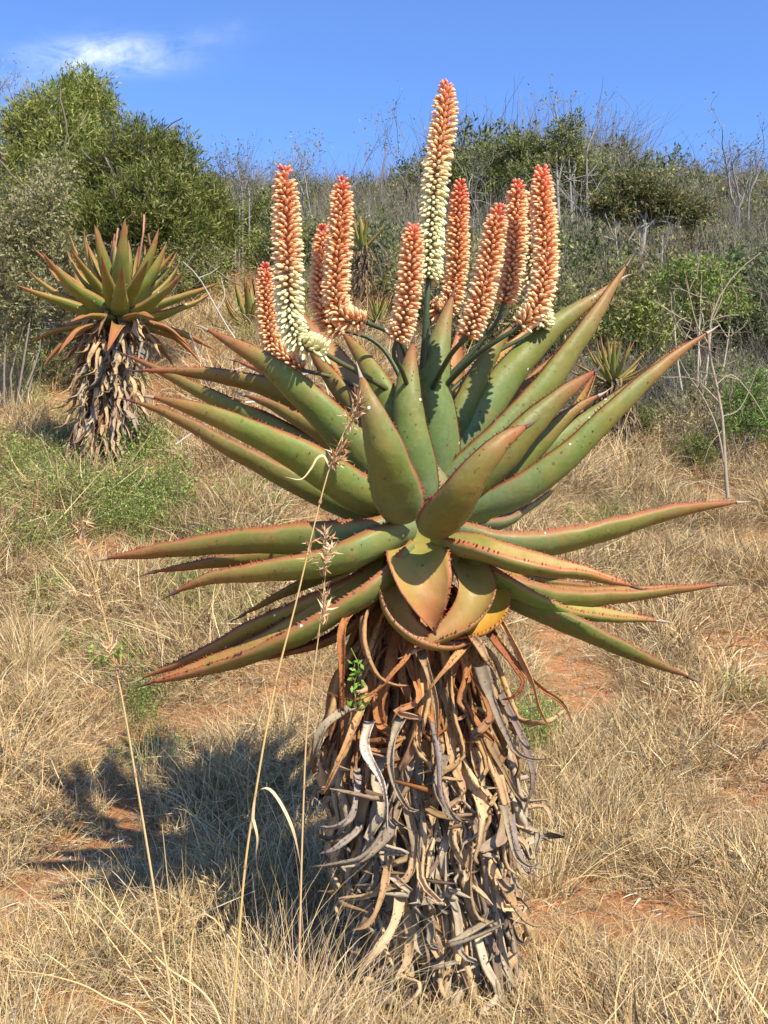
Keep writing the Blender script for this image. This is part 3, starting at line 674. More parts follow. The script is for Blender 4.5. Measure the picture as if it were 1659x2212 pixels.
# ------------------------------------------------------------------ background aloes (shared meshes)
def local_leaf(L, w, droop, seed, tone, tint, up=0.0):
    mb = MB(); S = [(0, 0, 0), (L * .3, 0, L * (.02 + up)), (L * .6, 0, L * (.07 + up * .5 - droop * .3)), (L * .85, 0, L * (.14 - droop)), (L, 0, L * (.20 - droop * 1.6))]
    leaf_geom(mb, np.array(S), w, az=0, phi=(.7, 1.1), thick=.19, na=16, nc=7, seed=seed, tone=tone, tint=tint)
    return mb.mesh('leaf', M_ALOE)
LM = [local_leaf(.80, .125, .0, 1, .0, (.98, 1.08, .9)), local_leaf(.86, .120, .06, 2, .04, (.98, 1.04, .9)), local_leaf(.74, .13, -.04, 3, .0, (.98, 1.10, .92), .02),
      local_leaf(.82, .11, .14, 4, .35, (1, .95, .85)), local_leaf(.70, .10, .22, 5, .65, (.95, .85, .75))]
def local_dead(seed):
    r_ = random.Random(seed); mb = MB(); L = .36; cu = r_.uniform(-.03, .10)
    S = [(0, 0, 0), (.10, r_.uniform(-.01, .01), -.02), (.14, r_.uniform(-.02, .02), -.12), (.14 + cu * .3, r_.uniform(-.03, .03), -.24), (.15 + cu, r_.uniform(-.04, .04), -.34 + cu * .5)]
    leaf_geom(mb, np.array(S), r_.uniform(.03, .05), az=0, phi=(.8, 1.6), thick=.14, kind='dead', na=11, nc=5, crinkle=.15, seed=seed, tint=np.array(dead_colour(.5 if seed % 4 else 1.0, r_)) * (1.0 if seed < 200 else .6))
    return mb.mesh('dead_leaf', M_DEAD)
DM = [local_dead(100 + k) for k in range(12)]
DMD = [local_dead(200 + k) for k in range(8)]
M_GOLD = 2.39996
def bg_aloe(loc, s, trunk, nleaf, ndead, label, emin=-25, emax=82, dried=0, seed=0, lean=(0, 0), skirt=1.0, name='aloe_plant', wide=1.0, ep=.85):
    r_ = random.Random(seed); t = thing(name, label, 'aloe plant', loc, 'aloe plants on the slope')
    mb = MB(); tube(mb, [(0, 0, -.3), (lean[0] * .5, lean[1] * .5, trunk * .5), (lean[0], lean[1], trunk)], [.13 * s * skirt, .12 * s * skirt, .10 * s], 10, (.11, .075, .05), n=8)
    mb.build('stem', M_TRUNK, t)
    for k in range(nleaf):
        f = (k + .5) / nleaf; el = emin + (emax - emin) * (1 - f) ** ep + r_.gauss(0, 4); az = k * M_GOLD + r_.gauss(0, .12)
        o = link('leaf', LM[4] if el < -10 else (LM[3] if el < 1 else LM[k % 3]), t)
        o.rotation_euler = (r_.gauss(0, .15), -R(el), az); rr = .05 * s * math.cos(R(el))
        o.location = (lean[0] + math.cos(az) * rr, lean[1] + math.sin(az) * rr, trunk + .06 * s - .20 * s * f)
        k_ = s * r_.uniform(.86, 1.06) * (.62 + .38 * min(1, f / .35)); o.scale = (k_, k_ * wide, k_ * wide)
    for k in range(ndead):
        f = (k + r_.random()) / ndead; z = trunk * (1 - f * .93) - .02; az = r_.gauss(R(-90), R(65)) if k % 6 else r_.uniform(0, 6.28)
        o = link('dead_leaf', DM[k % 12] if dried else DMD[k % 8], t); o.rotation_euler = (r_.gauss(0, .12), r_.gauss(0, .22), az)
        q = s * r_.uniform(.75, 1.15); o.scale = (q * skirt * (1.15 if .12 < f < .5 else .95), q * 1.15, q * (.72 if skirt > 1.4 and s > .9 else .9))
        o.location = (lean[0] * (1 - f) + math.cos(az) * .07 * s, lean[1] * (1 - f) + math.sin(az) * .07 * s, z)
    if dried:
        for k in range(dried):
            a = r_.uniform(-2.6, 1.0); x = r_.uniform(-.22, .32); h = r_.uniform(.50, .72); mb = MB()
            b0 = np.array((lean[0], lean[1], trunk)); tube(mb, [b0, b0 + (x * .6, .0, .28), b0 + (x, r_.uniform(-.05, .1), h + .02), b0 + (x + r_.uniform(-.02, .04), .02, h + .28)], [.010, .009, .014, .011], 6, (.30, .13, .06), n=14)
            mb.v[0] += np.random.default_rng(k).normal(size=mb.v[0].shape) * .004
            mb.build('dried_flower_stalk', M_STALK, t)
    return t
p = gp(215, 1012)
bg_aloe(p, 1.22 * p[1] / 10.5, (1012 - 672) * K * p[1], 60, 270, 'large aloe on the left with spreading rosette, dried flower stalks and pale shaggy trunk', dried=6, seed=3, lean=(.20, 0), emin=-15, emax=70, skirt=1.45, ep=1.2, wide=1.5)
p = gp(1352, 985)
bg_aloe(p, .76 * p[1] / 13.5, (985 - 822) * K * p[1], 34, 160, 'small aloe on the right with spiky rosette on a leaning shaggy grey trunk', seed=5, lean=(-.22, 0), emin=-5, emax=84, skirt=1.6)
p = gp(783, 690)
bg_aloe(p, .72 * p[1] / 19.5, (690 - 532) * K * p[1], 16, 130, 'slender aloe between flower spikes, upright leaves over a long dark shaggy trunk', seed=8, emin=35, emax=86, skirt=1.5, wide=1.5)
p = gp(515, 598)
bg_aloe(p, .55 * p[1] / 30, (598 - 528) * K * p[1], 14, 60, 'tiny far aloe, a tuft on a thin dark trunk high on the left slope', seed=9, emin=5, emax=80, skirt=1.1)
p = gp(545, 725)
bg_aloe(p, .98 * p[1] / 14.5, .18, 24, 14, 'stemless aloe with upcurved orange green leaves behind the leftmost flower spikes', seed=12, emin=8, emax=88, wide=1.4)
p = gp(815, 742)
bg_aloe(p, .50 * p[1] / 13.5, .50, 18, 60, 'short aloe with pale spreading leaves low behind the central flower spikes', seed=15, emin=0, emax=75, skirt=1.3)

# ------------------------------------------------------------------ grasses
def blades(mb, n, base_r, Lr, lean, bend, width, cols, seed, seg=5, jit=.10, zmin=-.02, centre=(0, 0)):
    g = np.random.default_rng(seed)
    a = g.uniform(0, 2 * np.pi, n); r = base_r * np.sqrt(g.uniform(0, 1, n)); b = np.stack([centre[0] + r * np.cos(a), centre[1] + r * np.sin(a), np.full(n, zmin)], 1)
    az = a + g.normal(0, .9, n); le = np.abs(g.normal(lean[0], lean[1], n)); L = g.uniform(Lr[0], Lr[1], n)
    d = np.stack([np.sin(le) * np.cos(az), np.sin(le) * np.sin(az), np.cos(le)], 1); P = [b]; cur = b; bd = g.uniform(bend[0], bend[1], n)
    sidev = g.normal(0, jit, (n, 3))
    for k in range(seg):
        cur = cur + d * (L / seg)[:, None]; cur[:, 2] = np.maximum(cur[:, 2], .004); P.append(cur.copy())
        d = d + sidev * .5; d[:, 2] -= bd; d = nrm(d)
    P = np.stack(P, 1); sd = g.normal(size=(n, 3)); sd[:, 2] *= .4
    T = nrm(P[:, -1] - P[:, 0] + 1e-6); sd = nrm(sd - (sd * T).sum(1, keepdims=True) * T)
    w = width * g.uniform(.6, 1.4, n); prof = np.linspace(1, .12, seg + 1); prof[0] = .8
    off = sd[:, None, :] * (w[:, None] * prof[None, :])[..., None] * .5
    V = np.stack([P - off, P + off], 2).reshape(n, -1, 3); m = (seg + 1) * 2
    q = []
    for k in range(seg): q.append((2 * k, 2 * k + 1, 2 * k + 3, 2 * k + 2))
    F = (np.arange(n)[:, None, None] * m + np.array(q)[None]).reshape(-1, 4)
    ci = g.integers(0, len(cols), n); c = np.array(cols)[ci] * g.uniform(.7, 1.25, (n, 1))
    mb.add(V.reshape(-1, 3), F, np.repeat(c, m, 0))
STRAW = [(.58, .42, .19), (.52, .36, .15), (.62, .48, .25), (.44, .28, .12), (.48, .36, .18), (.64, .52, .31), (.36, .23, .11), (.40, .34, .20)]
STRAWG = STRAW + [(.30, .30, .12), (.24, .27, .10)]
lib = bpy.data.collections.new('plant_library')
def libcol(name, builders):
    c = bpy.data.collections.new(name)
    for i, (mb, mat) in enumerate(builders):
        o = bpy.data.objects.new('%s_%02d' % (name, i), mb.mesh(name, mat, smooth=False)); c.objects.link(o)
    return c
def scatter(name, pts, rotz, scl, idx_, coll, tilt=None, label=None, cat=None):
    me = bpy.data.meshes.new(name); pts = np.asarray(pts, np.float32); n = len(pts)
    me.vertices.add(n); me.vertices.foreach_set('co', pts.ravel())
    a = me.attributes.new('rot', 'FLOAT_VECTOR', 'POINT'); rv = np.zeros((n, 3), np.float32); rv[:, 2] = rotz
    if tilt is not None: rv[:, :2] = tilt
    a.data.foreach_set('vector', rv.ravel())
    a = me.attributes.new('scl', 'FLOAT', 'POINT'); a.data.foreach_set('value', np.asarray(scl, np.float32))
    a = me.attributes.new('vidx', 'INT', 'POINT'); a.data.foreach_set('value', np.asarray(idx_, np.int32))
    o = bpy.data.objects.new(name, me); COL.objects.link(o); o['kind'] = 'stuff'
    if label: o['label'] = label
    if cat: o['category'] = cat
    nt = bpy.data.node_groups.new(name, 'GeometryNodeTree')
    nt.interface.new_socket('Geometry', in_out='INPUT', socket_type='NodeSocketGeometry'); nt.interface.new_socket('Geometry', in_out='OUTPUT', socket_type='NodeSocketGeometry')
    N = nt.nodes; L = nt.links; gi = N.new('NodeGroupInput'); go = N.new('NodeGroupOutput')
    ci = N.new('GeometryNodeCollectionInfo'); ci.inputs['Collection'].default_value = coll; ci.inputs['Separate Children'].default_value = True; ci.inputs['Reset Children'].default_value = True
    ip = N.new('GeometryNodeInstanceOnPoints'); ip.inputs['Pick Instance'].default_value = True
    def na(nm, ty):
        x = N.new('GeometryNodeInputNamedAttribute'); x.data_type = ty; x.inputs['Name'].default_value = nm
        return [s for s in x.outputs if s.enabled][0]
    L.new(gi.outputs[0], ip.inputs['Points']); L.new(ci.outputs[0], ip.inputs['Instance'])
    er = N.new('FunctionNodeEulerToRotation'); L.new(na('rot', 'FLOAT_VECTOR'), er.inputs[0]); L.new(er.outputs[0], ip.inputs['Rotation'])
    L.new(na('scl', 'FLOAT'), ip.inputs['Scale']); L.new(na('vidx', 'INT'), ip.inputs['Instance Index'])
    L.new(ip.outputs[0], go.inputs[0])
    md = o.modifiers.new('scatter', 'NODES'); md.node_group = nt
    return o

gl = []
STRAW2 = STRAW + [(.20, .14, .08), (.26, .20, .12), (.56, .36, .18)]
for k in range(4):        # matted straw
    mb = MB(); blades(mb, 62, .20, (.08, .30), (1.3, .35), (-.08, .12), .0058, STRAW2, 20 + k, 4, .30)
    blades(mb, 14, .16, (.10, .30), (.6, .35), (.05, .45), .0045, STRAW, 40 + k, 5, .22); gl.append((mb, M_GRASS))
for k in range(4):        # loose tufts
    mb = MB(); blades(mb, 44, .05, (.14, .40), (.55, .40), (.04, .42), .0050, STRAW2, 60 + k, 6, .18)
    blades(mb, 34, .16, (.08, .24), (1.3, .4), (-.1, .15), .0056, STRAW2, 70 + k, 4, .3); gl.append((mb, M_GRASS))
for k in range(2):        # greener tufts
    mb = MB(); blades(mb, 60, .09, (.08, .28), (.6, .4), (.04, .4), .0055, STRAWG, 80 + k, 5, .22); gl.append((mb, M_GRASS))
for k in range(2):        # fallen stalks
    mb = MB(); blades(mb, 12, .15, (.30, .65), (1.2, .3), (0, .10), .0050, STRAW[:3] + STRAW[5:6], 90 + k, 5, .08); gl.append((mb, M_GRASS))
C_GRASS = libcol('grass_tufts', gl)
def soil(x, y):
    # bare red earth patches, by place on the ground
    v = 0.0
    for cx, cy, rx, ry, am in SOILP:
        v = max(v, am * math.exp(-(((x - cx) / rx) ** 2 + ((y - cy) / ry) ** 2)))
    n_ = noise.noise((x * .55 + 7, y * .55, 1.7)) + .5 * noise.noise((x * 1.7, y * 1.7, 8))
    return v + .6 * max(0, n_ - .45)
SOILP = []
for px, py, rx, ry, am in ((1640, 1450, .42, .9, .93), (1625, 1560, .40, .6, .9), (1648, 1690, .22, .5, .8), (30, 1740, .28, .28, .85), (40, 1850, .22, .18, .7), (500, 1800, .48, .34, .85), (560, 1890, .34, .2, .75), (640, 1720, .3, .35, .7), (330, 1800, .3, .25, .6), (420, 1690, .3, .3, .5),
                           (1280, 1990, .16, .10, .45), (340, 830, .7, 1.2, .7), (400, 760, .8, 1.2, .6), (180, 2170, .15, .08, .6), (330, 940, .4, .8, .5)):
    q = gp(px, py)
    if q is not None: SOILP.append((q[0], q[1], rx * q[1] / 4.5, ry * q[1] / 4.5, am))
pts = []; rz = []; sc = []; ix = []
r_ = np.random.default_rng(11)
def field(y0, y1, n, smin, smax, um=.47, kinds=None):
    yy = np.sqrt(r_.uniform(y0 * y0, y1 * y1, n)); xx = r_.uniform(-um, um, n) * yy
    for x, y in zip(xx, yy):
        if r_.random() < soil(x, y): continue
        if (x - .18) ** 2 + (y - AX) ** 2 < .13 ** 2: continue
        g_ = noise.noise((x * .6, y * .4, 5))
        gr = g_ + (.35 if x < -.1 * y else 0) > .42
        pts.append((x, y, gz(x, y))); rz.append(r_.uniform(0, 6.28)); dn = max(.35, 1 + 1.1 * noise.noise((x * 1.1, y * .9, 2)))
        sc.append(r_.uniform(smin, smax) * dn)
        u = r_.random()
        if gr and u < .35: ix.append(8 + r_.integers(0, 2))
        elif u < .66: ix.append(r_.integers(0, 4))
        elif u < .93: ix.append(4 + r_.integers(0, 4))
        else: ix.append(10 + r_.integers(0, 2))
field(1.8, 4.2, 1500, .45, .85, .62)
field(4.2, 7.5, 3600, .5, 1.0, .50)
field(7.5, 13, 5200, .8, 1.4, .47)
field(13, 24, 6500, 1.1, 2.0, .45)
field(24, 50, 4500, 1.8, 3.2, .42)
scatter('dry_grass', pts, rz, sc, ix, C_GRASS, label='dry straw coloured grass matted over the red hillside', cat='grass', tilt=r_.normal(0, .20, (len(pts), 2)))

def clod(seed, r, col, flat=.6):
    g = np.random.default_rng(seed); mb = MB(); a = np.linspace(0, 2 * np.pi, 7, endpoint=False); V = [(0, 0, flat)]
    for z, q in ((flat * .6, .7), (0, 1.0), (-flat * .6, .7)):
        for x in a: k = g.uniform(.75, 1.2); V.append((math.cos(x) * q * k, math.sin(x) * q * k, z * g.uniform(.8, 1.2)))
    V.append((0, 0, -flat)); V = np.array(V) * r; F = []; 
    mb.add(V, [(0, 1 + k, 1 + (k + 1) % 7) for k in range(7)] + [(22, 15 + (k + 1) % 7, 15 + k) for k in range(7)], col)
    mb.add(V, [(1 + 7 * j + k, 8 + 7 * j + k, 8 + 7 * j + (k + 1) % 7, 1 + 7 * j + (k + 1) % 7) for j in range(2) for k in range(7)], col)
    return mb
def litter(seed):
    mb = MB(); blades(mb, 9, .10, (.03, .12), (1.5, .08), (-.02, .02), .007, [(.30, .20, .12), (.45, .33, .19), (.20, .12, .07), (.5, .42, .3)], seed, 3, .2, zmin=.004); return mb
C_CLOD = libcol('clods', [(clod(1, .012, (.34, .15, .06)), M_DEAD), (clod(2, .02, (.38, .18, .08)), M_DEAD), (clod(3, .009, (.30, .20, .13)), M_DEAD), (litter(5), M_GRASS), (litter(6), M_GRASS)])
p2 = []; n2 = 5200; yy = np.sqrt(r_.uniform(2.2 ** 2, 8.5 ** 2, n2)); xx = r_.uniform(-.47, .47, n2) * yy; i2 = []
for x, y in zip(xx, yy):
    p2.append((x, y, gz(x, y) + .002)); i2.append(r_.choice(5, p=[.28, .12, .2, .2, .2]))
scatter('soil_clods_and_litter', p2, r_.uniform(0, 6.28, n2), r_.uniform(.4, 1.3, n2), i2, C_CLOD, label='small red clods, stones and straw litter on the bare soil', cat='litter')

# leafy weeds
def leaf_quads(mb, P, D, L, W, cols, g, droop=0):
    n = len(P); sd = nrm(np.cross(D, g.normal(size=(n, 3)))); nn_ = np.cross(D, sd)
    a = P; b = P + D * (L * .45)[:, None] + sd * (W * .5)[:, None] + nn_ * (L * .06)[:, None]; c = P + D * L[:, None]; d = P + D * (L * .45)[:, None] - sd * (W * .5)[:, None] + nn_ * (L * .06)[:, None]
    V = np.stack([a, b, c, d], 1).reshape(-1, 3); F = np.arange(4 * n).reshape(n, 4)
    mb.add(V, F, np.repeat(cols, 4, 0))
def herb(seed, n=26, h=.30, ls=.022, spread=.12, base=(.22, .31, .07)):
    g = np.random.default_rng(seed); mb = MB()
    for k in range(n):
        a = g.uniform(0, 6.28); r = spread * math.sqrt(g.random()); b0 = np.array((r * math.cos(a), r * math.sin(a), -.02)); H = h * g.uniform(.5, 1)
        d = nrm(np.array((g.normal(0, .25), g.normal(0, .25), 1))); m = 9; tt = np.linspace(.2, 1, m)
        tube(mb, [b0, b0 + d * H * .5, b0 + d * H + g.normal(0, .01, 3)], [.0016, .0008], 3, (.22, .18, .08), n=4)
        P = b0 + d * H * tt[:, None]; D = nrm(g.normal(size=(m, 3)) + d * .7); c = np.array(base) * g.uniform(.6, 1.5, (m, 1)) * np.array((1, 1, 1)) + g.uniform(0, .05, (m, 1)) * np.array((1, .6, 0))
        leaf_quads(mb, P, D, np.full(m, ls) * g.uniform(.6, 1.3, m), np.full(m, ls * .5), c, g)
    return mb
C_WEED = libcol('weeds', [(herb(1), M_WEED), (herb(2, 18, .40, .03, .15), M_WEED), (herb(3, 40, .22, .02, .18), M_WEED), (herb(4, 14, .25, .05, .08, (.20, .30, .05)), M_WEED)])
pts = []; rz = []; sc = []; ix = []
WZ = [(90, 1060, 110, 70, 70), (200, 1120, 120, 50, 60), (300, 1000, 70, 40, 24), (330, 1110, 60, 60, 26), (60, 1180, 70, 60, 20), (240, 960, 90, 60, 22), (560, 1100, 60, 60, 6), (440, 1280, 60, 80, 14),
      (100, 1290, 50, 50, 8), (240, 1480, 70, 50, 2), (400, 1300, 40, 40, 8), (60, 820, 80, 60, 26), (220, 850, 60, 30, 6), (1150, 1600, 25, 45, 12), (230, 1400, 60, 50, 4), (1600, 1530, 30, 25, 1), (600, 700, 120, 60, 16),
      (1560, 860, 70, 60, 20), (1180, 1010, 60, 30, 4), (850, 1220, 60, 30, 5), (500, 1350, 60, 40, 6), (1330, 1160, 120, 60, 5), (300, 1540, 50, 30, 5), (330, 1640, 50, 20, 3)]
for cx, cy, sx, sy, n in WZ:
    for _ in range(int(n * 1.35)):
        q = gp(cx + r_.normal() * sx * .55, cy + r_.normal() * sy * .55)
        if q is None: continue
        pts.append(q); rz.append(r_.uniform(0, 6.28)); sc.append(r_.uniform(.5, 1.1) * (1 if q[1] < 7 else q[1] / 7 * .9)); ix.append(r_.integers(0, 3) if not (cx, cy) == (240, 1480) else 3)
scatter('green_weeds', pts, rz, sc, ix, C_WEED, label='bright green small leaved weeds among the dry grass', cat='weeds')

# ------------------------------------------------------------------ shrubs and trees
def branches(mb, p, d, L, r, depth, g, col, spread=.5, kids=3, ends=None, up=.1):
    p = np.asarray(p, float); d = nrm(d); pts_ = [p]; cur = p; dd = d
    for k in range(4):
        dd = nrm(dd + g.normal(0, .16, 3) + np.array((0, 0, up * .3))); cur = cur + dd * L / 4; pts_.append(cur)
    tube(mb, pts_, [r, r * .55], 5 if r > .01 else 3, np.array(col) * g.uniform(.8, 1.15), n=5)
    if ends is not None: ends.append((cur, dd))
    if depth <= 0: return
    for k in range(kids):
        j = g.integers(1, 5); a = nrm(dd + g.normal(0, spread, 3) + np.array((0, 0, up))); branches(mb, pts_[j], a, L * g.uniform(.5, .8), r * .55, depth - 1, g, col, spread, kids, ends, up)
def foliage(mb, lobes, ntw, nl, tl, ll, lw, cols, seed, updir=.45, dens=.5, rand=.5):
    g = np.random.default_rng(seed); lobes = np.array(lobes, float); vol = np.prod(lobes[:, 3:], 1) ** .67; pick = g.choice(len(lobes), ntw, p=vol / vol.sum())
    D = nrm(g.normal(size=(ntw, 3))); rad = g.uniform(dens ** 3, 1, ntw) ** (1 / 3) * g.uniform(.9, 1.08, ntw)
    C = lobes[pick, :3] + D * lobes[pick, 3:] * rad[:, None]
    TD = nrm(D * .5 + np.array((0, 0, updir)) + g.normal(0, rand, (ntw, 3))); sh = g.uniform(.65, 1.25, ntw); ci = g.integers(0, len(cols), ntw)
    s = g.uniform(0, 1, (ntw, nl)); P = C[:, None, :] + TD[:, None, :] * (s * tl)[..., None] + g.normal(0, tl * .06, (ntw, nl, 3)); DD = nrm(TD[:, None, :] * .9 + g.normal(0, .6, (ntw, nl, 3)))
    n = ntw * nl; c = (np.array(cols)[ci] * sh[:, None])[:, None, :] * g.uniform(.7, 1.35, (ntw, nl, 1)); L = ll * g.uniform(.6, 1.3, n)
    leaf_quads(mb, P.reshape(-1, 3), DD.reshape(-1, 3), L, lw * g.uniform(.7, 1.3, n), c.reshape(-1, 3), g)
GRN = [(.18, .22, .04), (.23, .265, .055), (.29, .31, .08), (.12, .155, .03), (.33, .33, .11)]
OLV = [(.20, .225, .07), (.25, .255, .085), (.14, .17, .05), (.30, .28, .11)]
DRK = [(.10, .125, .045), (.14, .16, .065), (.18, .19, .085)]
BRN = [(.28, .20, .09), (.24, .19, .10), (.19, .17, .08), (.33, .26, .12)]
PAL = [(.30, .29, .13), (.25, .25, .11), (.20, .21, .09), (.36, .32, .17)]
def tree(name, label, cat, loc, lobes, ntw, nl, tl, ll, lw, cols, seed, trunk, group=None, bark=(.20, .17, .13), kids=None, **kw):
    t = thing(name, label, cat, loc, group)
    g = np.random.default_rng(seed); mb = MB(); H, r0, n0 = trunk
    lb = np.array(lobes)
    for k in range(n0):
        b0 = np.array((g.normal(0, .08 * H * .3), g.normal(0, .1), -.3)); tgt = lb[k % len(lb), :3] + g.normal(0, .1, 3); mid = (b0 + tgt) / 2 + g.normal(0, .07 * H, 3)
        tube(mb, [b0, mid, tgt], [r0, r0 * .6, r0 * .2], 6, bark, n=9)
        for _ in range(4): branches(mb, mid * (1 - .5) + tgt * .5, nrm(g.normal(size=3) + (0, 0, .6)), H * .25, r0 * .3, 1, g, bark)
    mb.build('trunk', M_BARK, t)
    mb = MB(); foliage(mb, lobes, ntw, nl, tl, ll, lw, cols, seed, **kw); mb.build('crown', M_LEAF, t, smooth=False)
    return t
LOB_DY = [26]
def lobes_px(spec, Y, base):
    out = []
    for px, py, rx, rz_, dy in spec:
        py += LOB_DY[0]
        p = PX(px, py, Y + dy); s = K * (Y + dy); out.append((*(p - base), rx * s, min(rx, rz_) * s * .9, rz_ * s))
    return out
# two big leafy trees on the left
Y = 17.5; b_ = np.array((-6.2, Y, gz(-6.2, Y)))
tree('leafy_tree', 'tall feathery green tree at the left with a rounded pointed top', 'tree', b_,
     lobes_px([(178, 195, 52, 45, 0), (120, 235, 60, 50, -.4), (205, 245, 45, 50, .3), (70, 270, 50, 60, 0), (150, 320, 80, 70, -.5), (60, 370, 55, 60, -.3), (30, 300, 35, 50, .4), (210, 330, 45, 60, .3), (110, 410, 80, 60, -.6), (180, 220, 50, 50, .6)], Y, b_), 3300, 12, .34, .105, .020, GRN + [(.22, .24, .06)], 21, (4.5, .12, 4), dens=.45, rand=.35, updir=.6)
Y = 15.5; b_ = np.array((-3.9, Y, gz(-3.9, Y)))
tree('leafy_tree', 'broad domed green tree right of the tallest left tree, sloping down to the right', 'tree', b_,
     lobes_px([(300, 320, 70, 62, 0), (360, 350, 60, 60, .2), (245, 370, 60, 60, .2), (330, 420, 90, 70, -.6), (420, 420, 55, 50, 0), (450, 455, 52, 38, .1), (240, 470, 80, 60, -.5), (380, 490, 80, 50, -.6), (160, 470, 60, 50, .2), (400, 320, 22, 36, 0), (300, 540, 110, 40, -.3), (190, 390, 50, 60, .3), (480, 490, 30, 30, .2)], Y, b_), 4400, 12, .32, .10, .018, GRN, 22, (3, .10, 5), dens=.45, rand=.35, updir=.6)
LOB_DY[0] = 0
# olive saplings at the far left edge
Y = 12.5; b_ = np.array((-4.7, Y, gz(-4.7, Y)))
tree('pale_shrub', 'pale olive leafed shrub with thin grey stems at the left edge', 'shrub', b_,
     lobes_px([(40, 480, 55, 50, 0), (100, 440, 50, 40, .2), (20, 560, 50, 50, 0), (90, 530, 50, 50, .3), (50, 640, 60, 50, 0), (140, 560, 50, 40, .3), (30, 720, 50, 40, .2), (110, 380, 40, 30, .5)], Y, b_), 1900, 9, .22, .06, .022, PAL, 23, (2.8, .020, 6), bark=(.20, .17, .13), dens=.2)
Y = 13.5; b_ = np.array((-3.6, Y, gz(-3.6, Y)))
tree('low_shrub', 'low olive shrub filling the slope behind the large left aloe', 'shrub', b_,
     lobes_px([(150, 660, 70, 50, 0), (250, 620, 90, 50, .8), (350, 600, 80, 40, .8), (420, 560, 60, 30, 1.2), (200, 740, 60, 30, 0), (120, 760, 60, 40, .2)], Y, b_), 1700, 8, .2, .05, .018, OLV + PAL[:2], 24, (1, .03, 5), dens=.2)
# trees on the skyline to the right
Y = 34.; x = (1215 - 829) * K * Y; b_ = np.array((x, Y, gz(x, Y)))
tree('dark_tree', 'dark green tree with a ragged crown standing highest on the right skyline', 'tree', b_,
     lobes_px([(1226, 288, 22, 20, 0), (1200, 302, 16, 14, 0), (1143, 325, 22, 18, .5), (1246, 268, 10, 12, 0), (1215, 335, 34, 18, 0), (1105, 350, 28, 18, 1), (1245, 322, 14, 14, 0), (1165, 375, 60, 22, 0), (1060, 385, 50, 20, 1), (1240, 385, 50, 26, 1), (1000, 375, 44, 30, 1.5), (1060, 345, 36, 26, 1.2), (1110, 325, 30, 24, .8), (1180, 345, 50, 30, .5), (1290, 395, 44, 34, 1.5), (1340, 415, 40, 24, 2)], Y, b_), 2600, 9, .40, .13, .042, DRK + OLV + GRN[:1], 25, (4, .1, 3), bark=(.25, .22, .19), dens=.1)
Y = 25.; x = (1390 - 829) * K * Y; b_ = np.array((x, Y, gz(x, Y)))
t = tree('pale_trunk_tree', 'spreading dark olive tree with a pale bare trunk below the right skyline', 'tree', b_,
     lobes_px([(1380, 425, 55, 24, 0), (1440, 440, 50, 22, 0), (1320, 450, 45, 26, 0), (1490, 460, 45, 20, .5), (1400, 460, 60, 20, .8), (1350, 400, 25, 16, 0)], Y, b_), 2100, 9, .32, .11, .035, BRN + DRK + OLV, 26, (3, .03, 3), bark=(.4, .37, .32), dens=.1)
mb = MB(); g = np.random.default_rng(4)
q = lambda px, py, dy=0: PX(px, py, Y + dy) - b_
tube(mb, [q(1388, 625), q(1384, 560), q(1390, 520), q(1393, 485)], [.09, .07, .05], 8, (.27, .25, .21), n=12)
for e_ in (((1393, 487), (1420, 478), (1450, 482)), ((1393, 487), (1375, 495), (1358, 520)), ((1390, 500), (1420, 470), (1460, 470)), ((1393, 487), (1380, 460), (1350, 462)), ((1393, 487), (1400, 450), (1440, 455), (1480, 448))):
    tube(mb, [q(*a_) for a_ in e_], [.035, .018], 6, (.27, .25, .21), n=8)
mb.build('limbs', M_BARK, t)
Y = 17.; x = (1500 - 829) * K * Y; b_ = np.array((x, Y, gz(x, Y)))
tree('bright_green_shrub', 'bright green leafy shrub among dry vines right of the racemes', 'shrub', b_,
     lobes_px([(1500, 590, 55, 30, 0), (1450, 620, 45, 30, .3), (1550, 600, 50, 25, .3), (1520, 660, 60, 35, .2), (1590, 660, 30, 30, .4)], Y, b_), 800, 8, .22, .07, .03, [(.18, .25, .05), (.15, .22, .05), (.24, .28, .08), (.2, .17, .09)], 27, (1.6, .03, 5), bark=(.4, .33, .24), dens=.1)
Y = 14.; x = (1615 - 829) * K * Y; b_ = np.array((x, Y, gz(x, Y)))
tree('small_green_bush', 'small bright green bush at the right edge beside the bare sapling', 'shrub', b_,
     lobes_px([(1600, 870, 38, 30, 0), (1640, 840, 34, 30, 0), (1580, 920, 26, 20, 0), (1640, 910, 30, 25, 0)], Y, b_), 420, 8, .16, .05, .022, [(.15, .24, .04), (.11, .18, .04), (.2, .28, .07)], 28, (.6, .02, 4), dens=.1)
